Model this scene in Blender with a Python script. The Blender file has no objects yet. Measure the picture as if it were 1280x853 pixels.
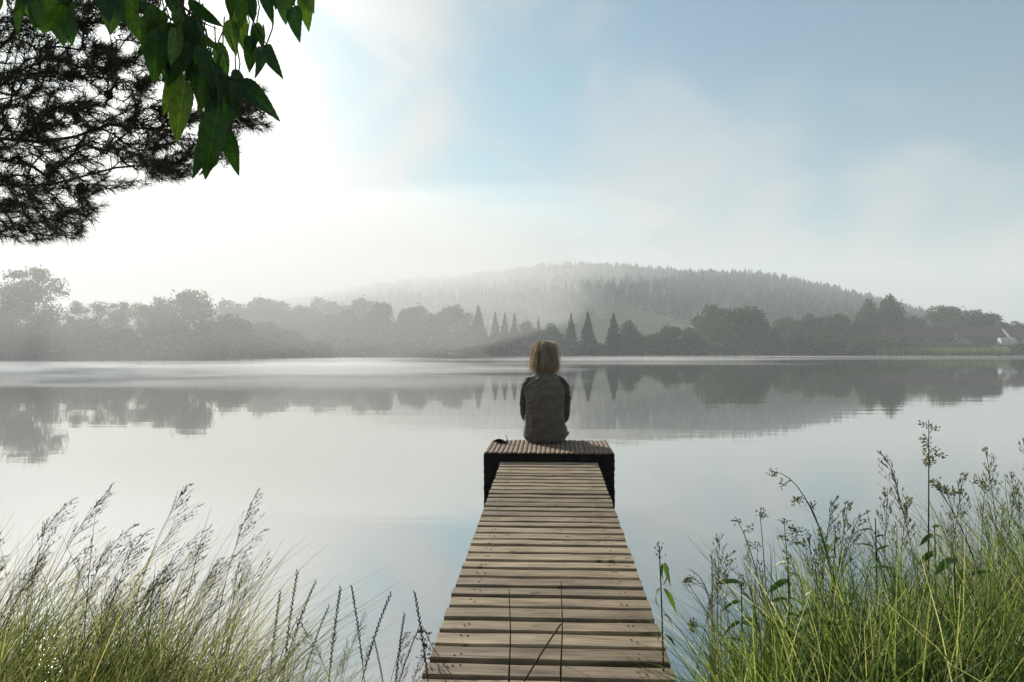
import bpy, bmesh, math, random
import numpy as np
from mathutils import Vector, Matrix, noise as mnoise

R = math.radians
rng = np.random.default_rng(11)
random.seed(11)
sc = bpy.context.scene
col = sc.collection

# ------------------------------------------------------------------ camera
CAM_Z, F = 1.25, 924.0            # metres above the lake, focal length in 1280-wide pixels
YAW, PITCH = R(2.85), R(0.837)
cd = bpy.data.cameras.new('camera'); cam = bpy.data.objects.new('camera', cd); col.objects.link(cam)
cd.sensor_width = 36; cd.lens = 36 * F / 1280; cd.clip_start = 0.05; cd.clip_end = 6000
cam.location = (0, 0, CAM_Z); cam.rotation_euler = (R(90) + PITCH, 0, YAW)
sc.camera = cam

# ------------------------------------------------------------------ light
SUN_AZ, SUN_EL = R(35), R(21)     # degrees left of the jetty axis (+Y), elevation
sun_dir = Vector((-math.sin(SUN_AZ) * math.cos(SUN_EL), math.cos(SUN_AZ) * math.cos(SUN_EL), math.sin(SUN_EL)))
sl = bpy.data.lights.new('sun', 'SUN'); so = bpy.data.objects.new('sun', sl); col.objects.link(so)
sl.energy = 5.0; sl.angle = R(0.9); sl.color = (1.0, 0.93, 0.82)
so.rotation_euler = sun_dir.to_track_quat('Z', 'Y').to_euler(); so.location = (-20, 30, 25)

w = bpy.data.worlds.new('World'); sc.world = w; w.use_nodes = True
nt = w.node_tree; nt.nodes.clear()
def N(t, **kw):
    n = nt.nodes.new(t)
    for k, v in kw.items(): setattr(n, k, v)
    return n
def L(a, b): nt.links.new(a, b)
out = N('ShaderNodeOutputWorld')
sky = N('ShaderNodeTexSky', sky_type='NISHITA'); sky.sun_disc = False
sky.sun_elevation = SUN_EL; sky.sun_rotation = -SUN_AZ; sky.air_density = 1.3; sky.dust_density = 1.0; sky.ozone_density = 2.5
bg1 = N('ShaderNodeBackground'); bg1.inputs['Strength'].default_value = 0.052
tint = N('ShaderNodeMix', data_type='RGBA', blend_type='MULTIPLY'); tint.inputs['Factor'].default_value = 1.0; tint.inputs['B'].default_value = (0.42, 0.91, 1.06, 1)
L(sky.outputs[0], tint.inputs['A']); L(tint.outputs['Result'], bg1.inputs['Color'])
tc = N('ShaderNodeTexCoord')
dot = N('ShaderNodeVectorMath', operation='DOT_PRODUCT'); dot.inputs[1].default_value = sun_dir
L(tc.outputs['Generated'], dot.inputs[0])
sep = N('ShaderNodeSeparateXYZ'); L(tc.outputs['Generated'], sep.inputs[0])
def mr(src, a, b, c, d, smooth=True):
    m = N('ShaderNodeMapRange'); m.interpolation_type = 'SMOOTHSTEP' if smooth else 'LINEAR'
    for i, v in zip((1, 2, 3, 4), (a, b, c, d)): m.inputs[i].default_value = v
    L(src, m.inputs[0]); return m.outputs[0]
def mth(op, a, b, clamp=False):
    m = N('ShaderNodeMath', operation=op); m.use_clamp = clamp
    for i, v in enumerate((a, b)):
        if isinstance(v, (int, float)): m.inputs[i].default_value = v
        else: L(v, m.inputs[i])
    return m.outputs[0]
mp = N('ShaderNodeMapping'); mp.inputs['Scale'].default_value = (1.0, 1.0, 1.25); mp.inputs['Location'].default_value = (0.1, 0.53, 0.61)
L(tc.outputs['Generated'], mp.inputs[0])
nz = N('ShaderNodeTexNoise'); nz.inputs['Scale'].default_value = 3.6; nz.inputs['Detail'].default_value = 5; nz.inputs['Roughness'].default_value = 0.46
nz.inputs['Distortion'].default_value = 0.35
L(mp.outputs[0], nz.inputs['Vector'])
near_sun = mr(dot.outputs['Value'], 0.78, 0.97, 0.0, 1.05, False)
low = mr(sep.outputs['Z'], 0.05, 0.30, 0.95, 0.0)
nfac = mr(nz.outputs['Fac'], 0.34, 0.68, -0.45, 0.55)
fac = mth('ADD', mth('ADD', mth('MULTIPLY', near_sun, 0.95), low), nfac)
fac = mr(fac, -0.1, 1.0, 0.04, 1.0)
ccol = N('ShaderNodeMix', data_type='RGBA')
ccol.inputs['A'].default_value = (0.29, 0.32, 0.335, 1); ccol.inputs['B'].default_value = (1.15, 1.135, 1.10, 1)
L(mth('POWER', mr(dot.outputs['Value'], 0.70, 0.992, 0.0, 1.0, False), 6.5), ccol.inputs['Factor'])
bg2 = N('ShaderNodeBackground'); L(ccol.outputs['Result'], bg2.inputs['Color']); bg2.inputs['Strength'].default_value = 1.0
mix = N('ShaderNodeMixShader'); L(fac, mix.inputs[0]); L(bg1.outputs[0], mix.inputs[1]); L(bg2.outputs[0], mix.inputs[2])
L(mix.outputs[0], out.inputs['Surface'])

vs = sc.view_settings; vs.view_transform = 'Standard'; vs.look = 'None'; vs.exposure = 0.70; vs.gamma = 1.0; vs.use_curve_mapping = False
cy = sc.cycles
cy.use_denoising = True; cy.max_bounces = 6; cy.diffuse_bounces = 2; cy.glossy_bounces = 3; cy.transmission_bounces = 3
cy.transparent_max_bounces = 6; cy.volume_bounces = 1; cy.caustics_reflective = False; cy.caustics_refractive = False
cy.sample_clamp_indirect = 4

# ------------------------------------------------------------------ helpers
FWD = Vector((-math.sin(YAW) * math.cos(PITCH), math.cos(YAW) * math.cos(PITCH), math.sin(PITCH)))
RGT = Vector((math.cos(YAW), math.sin(YAW), 0)); UP = RGT.cross(FWD)
def P(px, py, d):
    """a point of the place, found from where the photograph shows it and how far away it stands"""
    px, py, d = float(px), float(py), float(d)
    return Vector((0, 0, CAM_Z)) + d * (FWD + RGT * ((px - 640) / F) - UP * ((py - 426.5) / F))

def tag(o, label=None, cat=None, group=None, kind=None):
    if label: o['label'] = label
    if cat: o['category'] = cat
    if group: o['group'] = group
    if kind: o['kind'] = kind
    return o
def link(name, me, m=None, parent=None):
    o = bpy.data.objects.new(name, me); col.objects.link(o)
    if m is not None and not me.materials: me.materials.append(m)
    if parent is not None: o.parent = parent
    return o
def empty(name, loc=(0, 0, 0), rz=0.0):
    o = bpy.data.objects.new(name, None); col.objects.link(o); o.location = loc; o.rotation_euler = (0, 0, rz)
    o.empty_display_size = 0.1
    return o
def mesh(name, V, Fc, smooth=False):
    me = bpy.data.meshes.new(name)
    me.from_pydata([tuple(v) for v in V], [], [tuple(f) for f in Fc]); me.update()
    if smooth: me.shade_smooth()
    return me
def mesh_np(name, V, quads=None, tris=None, smooth=False):
    """fast mesh from arrays"""
    me = bpy.data.meshes.new(name)
    V = np.asarray(V, dtype=np.float32).reshape(-1, 3)
    parts, sizes = [], []
    if quads is not None and len(quads): parts.append(np.asarray(quads, np.int32).ravel()); sizes.append(np.full(len(quads), 4, np.int32))
    if tris is not None and len(tris): parts.append(np.asarray(tris, np.int32).ravel()); sizes.append(np.full(len(tris), 3, np.int32))
    loops = np.concatenate(parts); sizes = np.concatenate(sizes)
    me.vertices.add(len(V)); me.vertices.foreach_set('co', V.ravel())
    me.loops.add(len(loops)); me.loops.foreach_set('vertex_index', loops)
    me.polygons.add(len(sizes)); st = np.concatenate(([0], np.cumsum(sizes)[:-1])).astype(np.int32)
    me.polygons.foreach_set('loop_start', st)
    if smooth: me.polygons.foreach_set('use_smooth', np.ones(len(sizes), bool))
    me.update(calc_edges=True); me.validate()
    return me
class MB:
    def __init__(s): s.V = []; s.F = []
    def add(s, V, Fc):
        b = len(s.V); s.V += [tuple(v) for v in V]; s.F += [tuple(i + b for i in f) for f in Fc]
    def box(s, c, sz, rot=None):
        x, y, z = (k / 2 for k in sz)
        vs_ = [Vector((a * x, b * y, d * z)) for a in (-1, 1) for b in (-1, 1) for d in (-1, 1)]
        if rot is not None: vs_ = [rot @ v for v in vs_]
        s.add([Vector(c) + v for v in vs_], [(0, 1, 3, 2), (4, 6, 7, 5), (0, 4, 5, 1), (2, 3, 7, 6), (0, 2, 6, 4), (1, 5, 7, 3)])
    def tube(s, pts, rad, n=6, cap=True):
        pts = [Vector(p) for p in pts]; k = len(pts)
        if not hasattr(rad, '__len__'): rad = [rad] * k
        t0 = (pts[1] - pts[0]).normalized()
        u = t0.orthogonal().normalized(); rings = []
        for i, p in enumerate(pts):
            t = (pts[min(i + 1, k - 1)] - pts[max(i - 1, 0)]).normalized()
            u = (u - t * u.dot(t)).normalized(); v = t.cross(u)
            rings.append([p + (u * math.cos(2 * math.pi * j / n) + v * math.sin(2 * math.pi * j / n)) * rad[i] for j in range(n)])
        Fc = [(i * n + j, i * n + (j + 1) % n, (i + 1) * n + (j + 1) % n, (i + 1) * n + j) for i in range(k - 1) for j in range(n)]
        if cap: Fc += [tuple(range(n - 1, -1, -1)), tuple((k - 1) * n + j for j in range(n))]
        s.add([v for r_ in rings for v in r_], Fc)
    def ell(s, c, r_, nu=10, nv=6, rot=None):
        c = Vector(c); V = [Vector((0, 0, -r_[2]))]
        for i in range(1, nv):
            th = -math.pi / 2 + math.pi * i / nv
            V += [Vector((r_[0] * math.cos(th) * math.cos(2 * math.pi * j / nu), r_[1] * math.cos(th) * math.sin(2 * math.pi * j / nu), r_[2] * math.sin(th))) for j in range(nu)]
        V.append(Vector((0, 0, r_[2])))
        if rot is not None: V = [rot @ v for v in V]
        Fc = [(0, 1 + (j + 1) % nu, 1 + j) for j in range(nu)]
        for i in range(nv - 2):
            a = 1 + i * nu
            Fc += [(a + j, a + (j + 1) % nu, a + nu + (j + 1) % nu, a + nu + j) for j in range(nu)]
        a = 1 + (nv - 2) * nu
        Fc += [(a + j, a + (j + 1) % nu, len(V) - 1) for j in range(nu)]
        s.add([c + v for v in V], Fc)
    def loft(s, rings, n=20):
        """rings: (z, ycentre, rx, ry, xcentre)"""
        V = []
        for (z, yc, rx, ry, xc) in rings:
            V += [Vector((xc + rx * math.cos(2 * math.pi * j / n), yc + ry * math.sin(2 * math.pi * j / n), z)) for j in range(n)]
        k = len(rings)
        Fc = [(i * n + j, i * n + (j + 1) % n, (i + 1) * n + (j + 1) % n, (i + 1) * n + j) for i in range(k - 1) for j in range(n)]
        Fc += [tuple(range(n - 1, -1, -1)), tuple((k - 1) * n + j for j in range(n))]
        s.add(V, Fc)
    def mesh(s, name, smooth=False): return mesh(name, s.V, s.F, smooth)
    def build(s, name, m, parent=None, smooth=False): return link(name, s.mesh(name, smooth), m, parent)

def copy_tree(o, parent=None):
    c = o.copy(); col.objects.link(c); c.parent = parent
    for ch in [x for x in bpy.data.objects if x.parent == o]: copy_tree(ch, c)
    return c
def copy_fast(o, kids):
    c = o.copy(); col.objects.link(c)
    for ch in kids:
        k = ch.copy(); col.objects.link(k); k.parent = c
    return c

# ------------------------------------------------------------------ materials
class NT:
    def __init__(s, name):
        s.m = bpy.data.materials.new(name); s.m.use_nodes = True; s.t = s.m.node_tree
        s.b = s.t.nodes['Principled BSDF']; s.o = s.t.nodes['Material Output']
    def n(s, t, **kw):
        x = s.t.nodes.new(t)
        for k, v in kw.items(): setattr(x, k, v)
        return x
    def l(s, a, b): s.t.links.new(a, b)
    def ramp(s, src, stops):
        r_ = s.n('ShaderNodeValToRGB'); e = r_.color_ramp.elements
        while len(e) < len(stops): e.new(0.5)
        for el, (p_, c_) in zip(e, stops): el.position = p_; el.color = (*c_, 1)
        s.l(src, r_.inputs[0]); return r_.outputs[0]
    def noise(s, scale, detail=4, coord='Object', stretch=(1, 1, 1), rough=0.55, dist=0.0):
        t_ = s.n('ShaderNodeTexCoord'); m_ = s.n('ShaderNodeMapping'); m_.inputs['Scale'].default_value = stretch
        s.l(t_.outputs[coord], m_.inputs[0])
        x = s.n('ShaderNodeTexNoise'); x.inputs['Scale'].default_value = scale; x.inputs['Detail'].default_value = detail
        x.inputs['Roughness'].default_value = rough; x.inputs['Distortion'].default_value = dist
        s.l(m_.outputs[0], x.inputs['Vector']); return x.outputs['Fac'], m_
    def bump(s, src, strength, dist):
        b = s.n('ShaderNodeBump'); b.inputs['Strength'].default_value = strength; b.inputs['Distance'].default_value = dist
        s.l(src, b.inputs['Height']); s.l(b.outputs[0], s.b.inputs['Normal']); return b
    def rough(s, v): s.b.inputs['Roughness'].default_value = v; return s
    def mul(s, a, b):
        x = s.n('ShaderNodeMix', data_type='RGBA', blend_type='MULTIPLY'); x.inputs['Factor'].default_value = 1.0
        s.l(a, x.inputs['A']); s.l(b, x.inputs['B']); return x.outputs['Result']

def leaf_mat(name, stops, trans=0.35, rough=0.5, spec=0.3, island=True, noise_scale=None):
    k = NT(name)
    if island:
        g = k.n('ShaderNodeNewGeometry'); src = g.outputs['Random Per Island']
    else:
        g = k.n('ShaderNodeObjectInfo'); src = g.outputs['Random']
    c = k.ramp(src, stops)
    if noise_scale:
        f, _ = k.noise(noise_scale, 3)
        c = k.mul(c, k.ramp(f, [(0.3, (0.6, 0.6, 0.6)), (0.7, (1.25, 1.25, 1.2))]))
    k.l(c, k.b.inputs['Base Color']); k.rough(rough); k.b.inputs['Specular IOR Level'].default_value = spec
    if trans > 0:
        tr = k.n('ShaderNodeBsdfTranslucent'); br = k.n('ShaderNodeMix', data_type='RGBA', blend_type='MULTIPLY'); br.inputs['Factor'].default_value = 1
        k.l(c, br.inputs['A']); br.inputs['B'].default_value = (1.35, 1.45, 0.85, 1); k.l(br.outputs['Result'], tr.inputs['Color'])
        mx = k.n('ShaderNodeMixShader'); mx.inputs[0].default_value = trans
        k.l(k.b.outputs[0], mx.inputs[1]); k.l(tr.outputs[0], mx.inputs[2]); k.l(mx.outputs[0], k.o.inputs['Surface'])
    return k.m
def plain(name, c0, c1, scale=6, rough=0.8, bump=0.0, bdist=0.01, stretch=(1, 1, 1), detail=5, spec=0.3, coord='Object'):
    k = NT(name); f, _ = k.noise(scale, detail, coord=coord, stretch=stretch)
    k.l(k.ramp(f, [(0.32, c0), (0.68, c1)]), k.b.inputs['Base Color']); k.rough(rough); k.b.inputs['Specular IOR Level'].default_value = spec
    if bump: k.bump(f, bump, bdist)
    return k.m

M = {}
def wood_mat():
    k = NT('weathered_plank_wood')
    oi = k.n('ShaderNodeObjectInfo'); t_ = k.n('ShaderNodeTexCoord')
    off = k.n('ShaderNodeVectorMath', operation='SCALE'); off.inputs['Scale'].default_value = 37.0
    cmb = k.n('ShaderNodeCombineXYZ'); k.l(oi.outputs['Random'], cmb.inputs[0]); k.l(oi.outputs['Random'], cmb.inputs[1]); k.l(oi.outputs['Random'], cmb.inputs[2])
    k.l(cmb.outputs[0], off.inputs[0])
    ad = k.n('ShaderNodeVectorMath', operation='ADD'); k.l(t_.outputs['Object'], ad.inputs[0]); k.l(off.outputs[0], ad.inputs[1])
    mp_ = k.n('ShaderNodeMapping'); mp_.inputs['Scale'].default_value = (2.2, 26, 26); k.l(ad.outputs[0], mp_.inputs[0])
    g = k.n('ShaderNodeTexNoise'); g.inputs['Scale'].default_value = 2.2; g.inputs['Detail'].default_value = 8; g.inputs['Roughness'].default_value = 0.62; g.inputs['Distortion'].default_value = 0.7
    k.l(mp_.outputs[0], g.inputs['Vector'])
    mp2 = k.n('ShaderNodeMapping'); mp2.inputs['Scale'].default_value = (3.5, 9, 9); k.l(ad.outputs[0], mp2.inputs[0])
    b = k.n('ShaderNodeTexNoise'); b.inputs['Scale'].default_value = 1.6; b.inputs['Detail'].default_value = 5; k.l(mp2.outputs[0], b.inputs['Vector'])
    c1 = k.ramp(g.outputs['Fac'], [(0.28, (0.15, 0.115, 0.08)), (0.5, (0.36, 0.295, 0.21)), (0.74, (0.55, 0.475, 0.36))])
    c2 = k.ramp(b.outputs['Fac'], [(0.3, (0.62, 0.58, 0.54)), (0.55, (1, 1, 1)), (0.75, (1.15, 1.12, 1.08))])
    # knots
    v = k.n('ShaderNodeTexVoronoi'); v.inputs['Scale'].default_value = 1.0; mp3 = k.n('ShaderNodeMapping'); mp3.inputs['Scale'].default_value = (9, 16, 3); k.l(ad.outputs[0], mp3.inputs[0]); k.l(mp3.outputs[0], v.inputs['Vector'])
    kn = k.ramp(v.outputs['Distance'], [(0.07, (0.25, 0.2, 0.17)), (0.16, (1, 1, 1))])
    tint = k.ramp(oi.outputs['Random'], [(0.0, (0.58, 0.52, 0.46)), (0.5, (0.90, 0.82, 0.70)), (1.0, (1.04, 0.97, 0.86))])
    k.l(k.mul(k.mul(k.mul(c1, c2), kn), tint), k.b.inputs['Base Color'])
    k.rough(0.72); k.b.inputs['Specular IOR Level'].default_value = 0.35
    k.bump(g.outputs['Fac'], 0.5, 0.004)
    return k.m
M['plank'] = wood_mat()
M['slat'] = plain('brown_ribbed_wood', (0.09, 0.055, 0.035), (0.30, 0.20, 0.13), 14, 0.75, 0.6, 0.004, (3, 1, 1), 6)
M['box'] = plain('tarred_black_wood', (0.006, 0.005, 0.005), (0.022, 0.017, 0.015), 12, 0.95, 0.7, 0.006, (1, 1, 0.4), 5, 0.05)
M['timber'] = plain('dark_wet_timber', (0.03, 0.022, 0.015), (0.09, 0.065, 0.045), 9, 0.8, 0.5, 0.004)
M['nail'] = plain('rusty_nail', (0.02, 0.012, 0.008), (0.06, 0.03, 0.015), 60, 0.7)
M['bark'] = plain('tree_bark', (0.03, 0.022, 0.016), (0.11, 0.08, 0.055), 14, 0.9, 0.9, 0.02, (1, 1, 0.35), 6)
M['twig'] = plain('dark_twig_bark', (0.02, 0.013, 0.009), (0.07, 0.045, 0.03), 40, 0.85)
M['crown'] = leaf_mat('far_foliage', [(0, (0.018, 0.040, 0.013)), (0.5, (0.034, 0.072, 0.022)), (1, (0.065, 0.115, 0.035))], 0.25, 1.0, 0.0)
M['crown_pale'] = leaf_mat('far_foliage_pale', [(0, (0.04, 0.06, 0.025)), (0.5, (0.065, 0.095, 0.04)), (1, (0.1, 0.13, 0.06))], 0.3, 1.0, 0.0)
M['conifer'] = leaf_mat('far_conifer', [(0, (0.012, 0.026, 0.016)), (0.5, (0.022, 0.042, 0.024)), (1, (0.04, 0.06, 0.035))], 0.1, 1.0, 0.0)
M['forest'] = leaf_mat('hill_forest_foliage', [(0, (0.018, 0.030, 0.018)), (1, (0.034, 0.052, 0.030))], 0.0, 1.0, 0.0)
M['needle'] = leaf_mat('pine_needles', [(0, (0.014, 0.022, 0.012)), (0.55, (0.03, 0.038, 0.02)), (0.7, (0.07, 0.045, 0.025)), (1, (0.13, 0.07, 0.035))], 0.15, 0.5)
def broad_leaf_mat():
    k = NT('glossy_broad_leaf')
    oi = k.n('ShaderNodeObjectInfo'); c = k.ramp(oi.outputs['Random'], [(0, (0.010, 0.032, 0.010)), (0.45, (0.022, 0.060, 0.014)), (0.75, (0.055, 0.11, 0.022)), (1, (0.11, 0.17, 0.032))])
    f, _ = k.noise(9, 5); c = k.mul(c, k.ramp(f, [(0.3, (0.55, 0.6, 0.6)), (0.7, (1.3, 1.25, 1.1))]))
    t_ = k.n('ShaderNodeTexCoord'); sp = k.n('ShaderNodeSeparateXYZ'); k.l(t_.outputs['Object'], sp.inputs[0])
    def m(op, a_, b_):
        x = k.n('ShaderNodeMath', operation=op)
        for i, v in enumerate((a_, b_)):
            if isinstance(v, (int, float)): x.inputs[i].default_value = v
            elif v is not None: k.l(v, x.inputs[i])
        return x.outputs[0]
    ay = m('ABSOLUTE', sp.outputs[1], None); ph = m('MULTIPLY', m('SUBTRACT', sp.outputs[0], m('MULTIPLY', ay, 0.9)), 62.0)
    side = m('POWER', m('ABSOLUTE', m('SINE', ph, None), None), 14.0)
    mid = m('LESS_THAN', ay, 0.010); vein = m('MAXIMUM', m('MULTIPLY', side, 0.6), mid)
    vc = k.ramp(vein, [(0, (1, 1, 1)), (1, (1.9, 1.8, 1.4))]); c = k.mul(c, vc)
    sp2, _ = k.noise(26, 2); c = k.mul(c, k.ramp(sp2, [(0.30, (1.6, 0.9, 0.5)), (0.34, (1, 1, 1))]))
    k.l(c, k.b.inputs['Base Color']); k.rough(0.36); k.bump(vein, 0.35, 0.02)
    tr = k.n('ShaderNodeBsdfTranslucent'); br = k.n('ShaderNodeMix', data_type='RGBA', blend_type='MULTIPLY'); br.inputs['Factor'].default_value = 1
    k.l(c, br.inputs['A']); br.inputs['B'].default_value = (2.2, 2.4, 0.9, 1); k.l(br.outputs['Result'], tr.inputs['Color'])
    mx = k.n('ShaderNodeMixShader'); mx.inputs[0].default_value = 0.45
    k.l(k.b.outputs[0], mx.inputs[1]); k.l(tr.outputs[0], mx.inputs[2]); k.l(mx.outputs[0], k.o.inputs['Surface'])
    return k.m
M['leaf'] = broad_leaf_mat()
M['grass'] = leaf_mat('bank_grass', [(0, (0.018, 0.028, 0.010)), (0.25, (0.045, 0.08, 0.018)), (0.55, (0.10, 0.16, 0.040)), (0.78, (0.20, 0.25, 0.08)), (0.92, (0.38, 0.37, 0.18)), (1, (0.58, 0.53, 0.35))], 0.55, 0.45, 0.4)
M['weed_blade'] = leaf_mat('broad_grass_blade', [(0, (0.06, 0.10, 0.02)), (0.6, (0.13, 0.18, 0.045)), (1, (0.24, 0.26, 0.10))], 0.5, 0.4, 0.4)
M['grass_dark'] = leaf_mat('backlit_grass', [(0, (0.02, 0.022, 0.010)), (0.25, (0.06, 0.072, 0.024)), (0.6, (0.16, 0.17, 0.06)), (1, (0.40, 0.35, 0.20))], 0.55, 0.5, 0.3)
M['straw'] = leaf_mat('pale_straw', [(0, (0.28, 0.25, 0.13)), (1, (0.50, 0.46, 0.28))], 0.35, 0.5, 0.3)
M['seed_brown'] = leaf_mat('brown_seed_heads', [(0, (0.045, 0.030, 0.02)), (0.6, (0.09, 0.06, 0.038)), (1, (0.17, 0.12, 0.07))], 0.25, 0.6, 0.2)
M['seed_green'] = leaf_mat('green_seed_heads', [(0, (0.10, 0.11, 0.03)), (0.6, (0.22, 0.22, 0.07)), (1, (0.40, 0.36, 0.16))], 0.45, 0.6, 0.2)
M['stem'] = leaf_mat('green_stems', [(0, (0.03, 0.045, 0.015)), (1, (0.10, 0.12, 0.04))], 0.2, 0.5, 0.3, island=False)
M['stem_dark'] = leaf_mat('dark_stems', [(0, (0.022, 0.018, 0.011)), (1, (0.06, 0.046, 0.026))], 0.1, 0.6, 0.2, island=False)
M['weed_leaf'] = leaf_mat('bright_weed_leaf', [(0, (0.05, 0.10, 0.018)), (1, (0.11, 0.19, 0.035))], 0.4, 0.45, 0.4, island=False, noise_scale=30)
M['orange'] = plain('orange_dead_leaf', (0.38, 0.10, 0.02), (0.62, 0.20, 0.04), 25, 0.6)
M['pink'] = plain('pink_clover_petals', (0.45, 0.14, 0.12), (0.72, 0.36, 0.30), 60, 0.7)
M['reed'] = leaf_mat('shore_reeds', [(0, (0.08, 0.105, 0.04)), (0.6, (0.16, 0.185, 0.075)), (1, (0.27, 0.26, 0.13))], 0.4, 0.8)
M['roof'] = plain('brown_roof_tiles', (0.060, 0.034, 0.028), (0.11, 0.062, 0.05), 1.2, 0.85, 0.4, 0.05)
M['wall'] = plain('pale_rendered_wall', (0.24, 0.22, 0.19), (0.33, 0.30, 0.26), 0.8, 0.9)
M['barnwall'] = plain('dark_barn_boards', (0.05, 0.04, 0.034), (0.10, 0.08, 0.065), 1.5, 0.9, 0.3, 0.03, (1, 1, 0.2))
M['plastic'] = plain('white_tunnel_film', (0.42, 0.45, 0.48), (0.52, 0.54, 0.57), 0.6, 0.5)
M['glass'] = plain('dark_window_glass', (0.02, 0.024, 0.03), (0.04, 0.045, 0.05), 1, 0.1, spec=0.6)

def ground_mat():
    k = NT('meadow_and_bank_soil')
    f, _ = k.noise(0.05, 6, coord='Object'); f2, _ = k.noise(9, 5, coord='Object')
    c = k.ramp(f, [(0.3, (0.055, 0.075, 0.028)), (0.55, (0.10, 0.115, 0.045)), (0.75, (0.16, 0.16, 0.075))])
    k.l(k.mul(c, k.ramp(f2, [(0.3, (0.5, 0.47, 0.42)), (0.7, (1.15, 1.15, 1.1))])), k.b.inputs['Base Color']); k.rough(0.95)
    k.b.inputs['Specular IOR Level'].default_value = 0.1
    k.bump(f2, 0.6, 0.05)
    return k.m
M['ground'] = ground_mat()
def water_mat():
    k = NT('still_lake_water')
    k.b.inputs['Base Color'].default_value = (0.075, 0.072, 0.066, 1); k.rough(0.35); k.b.inputs['IOR'].default_value = 1.33; k.b.inputs['Specular IOR Level'].default_value = 0.0
    f1, _ = k.noise(1.0, 3, stretch=(0.35, 1.3, 1), rough=0.5, dist=0.3)
    f2, _ = k.noise(1.0, 3, stretch=(0.045, 0.16, 1), rough=0.5)
    f3, _ = k.noise(1.0, 2, stretch=(2.5, 7.0, 1), rough=0.5)
    gate = k.ramp(f2, [(0.40, (0.06, 0.06, 0.06)), (0.66, (1, 1, 1))])
    mm = k.n('ShaderNodeMath', operation='MULTIPLY'); k.l(f1, mm.inputs[0]); k.l(gate, mm.inputs[1])
    m3 = k.n('ShaderNodeMath', operation='MULTIPLY_ADD'); k.l(f3, m3.inputs[0]); m3.inputs[1].default_value = 0.05; k.l(mm.outputs[0], m3.inputs[2])
    bp = k.n('ShaderNodeBump'); bp.inputs['Strength'].default_value = 0.10; bp.inputs['Distance'].default_value = 0.05; k.l(m3.outputs[0], bp.inputs['Height'])
    gl = k.n('ShaderNodeBsdfGlossy'); gl.inputs['Color'].default_value = (0.95, 0.945, 0.93, 1); gl.inputs['Roughness'].default_value = 0.03; k.l(bp.outputs[0], gl.inputs['Normal'])
    fr = k.n('ShaderNodeFresnel'); fr.inputs['IOR'].default_value = 1.9
    mr_ = k.n('ShaderNodeMapRange'); mr_.inputs[3].default_value = 0.46; mr_.inputs[4].default_value = 1.0; k.l(fr.outputs[0], mr_.inputs[0])
    mx = k.n('ShaderNodeMixShader'); k.l(mr_.outputs[0], mx.inputs[0]); k.l(k.b.outputs[0], mx.inputs[1]); k.l(gl.outputs[0], mx.inputs[2]); k.l(mx.outputs[0], k.o.inputs['Surface'])
    return k.m
M['water'] = water_mat()

# ------------------------------------------------------------------ terrain: one sheet from the bank under the camera to the hill
def sstep(a, b, x):
    t = np.clip((x - a) / (b - a), 0, 1); return t * t * (3 - 2 * t)
SA = np.array([-180, -100, -80, -60, -45, -36, -30, -25, -20, -15, -8, 0, 10, 20, 34, 45, 60, 80, 100, 180.])
SR = np.array([40, 26, 28, 38, 55, 64, 70, 79, 95, 125, 168, 195, 205, 203, 200, 190, 150, 90, 50, 40.])
CX = np.array([-900, -300, 0, 250, 430, 500, 600, 700, 785, 850, 950, 1000, 1060, 1120, 1180, 1280, 1500, 2400.])
CYy = np.array([415, 405, 396, 384, 366, 352, 340, 334, 331, 336, 344, 352, 362, 378, 398, 424, 430, 432.])
def camframe(x, y):
    return x * math.cos(YAW) + y * math.sin(YAW), -x * math.sin(YAW) + y * math.cos(YAW)
def bank_edge(x):
    return 2.12 + 0.30 * sstep(0.4, 1.6, x) + 0.22 * sstep(0.5, 2.0, -x) + 0.06 * np.sin(x * 5.1) + 0.04 * np.sin(x * 11.3 + 1)
def height(x, y):
    x = np.asarray(x, float); y = np.asarray(y, float)
    xc, yc = camframe(x, y); r = np.hypot(xc, yc); a = np.arctan2(xc, yc)
    Rs = np.interp(np.degrees(a), SA, SR) / np.clip(np.cos(a), 0.6, 1) * (1 + 0.012 * np.sin(a * 37) + 0.008 * np.sin(a * 91 + 2))
    t = r - Rs
    hf = -1.2 + 1.75 * sstep(-6, 4, t) + 0.003 * np.clip(t, 0, None)
    t2 = bank_edge(x) - y
    hn = -0.8 + 1.07 * sstep(-0.7, 0.45, t2) + 0.02 * np.sin(x * 7) * np.sin(y * 6)
    px = 640 + F * np.tan(np.clip(a, -1.1, 1.1))
    crest_y = np.interp(px, CX, CYy)
    crest = np.clip((440 - crest_y - 17) / F * 880 * np.cos(np.clip(a, -1.2, 1.2)), 2, None)
    front = sstep(-0.1, 0.35, np.cos(a))
    hill = crest * sstep(235, 880, r) * (1 + 0.03 * np.sin(a * 23) * sstep(400, 800, r)) * front
    hf = hf + 2.7 * sstep(4, 32, t) * sstep(1080, 1180, px) * (np.cos(a) > 0)
    return np.maximum(hf + hill, hn)
angs = np.radians(np.concatenate([np.arange(-180, -48, 3.0), np.arange(-48, 48, 0.5), np.arange(48, 180, 3.0)]))
rad = np.exp(np.linspace(math.log(0.45), math.log(1450), 185))
A, RR = np.meshgrid(angs, rad)
gx = RR * np.sin(A - YAW); gy = RR * np.cos(A - YAW)
gz = height(gx, gy)
na, nr = len(angs), len(rad)
V = np.stack([gx, gy, gz], -1).reshape(-1, 3)
ii, jj = np.meshgrid(np.arange(nr - 1), np.arange(na), indexing='ij')
q = np.stack([ii * na + jj, ii * na + (jj + 1) % na, (ii + 1) * na + (jj + 1) % na, (ii + 1) * na + jj], -1).reshape(-1, 4)[:, ::-1]
V = np.vstack([V, [[0, 0, float(height(0, 0))]]]); c0 = len(V) - 1
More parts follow.
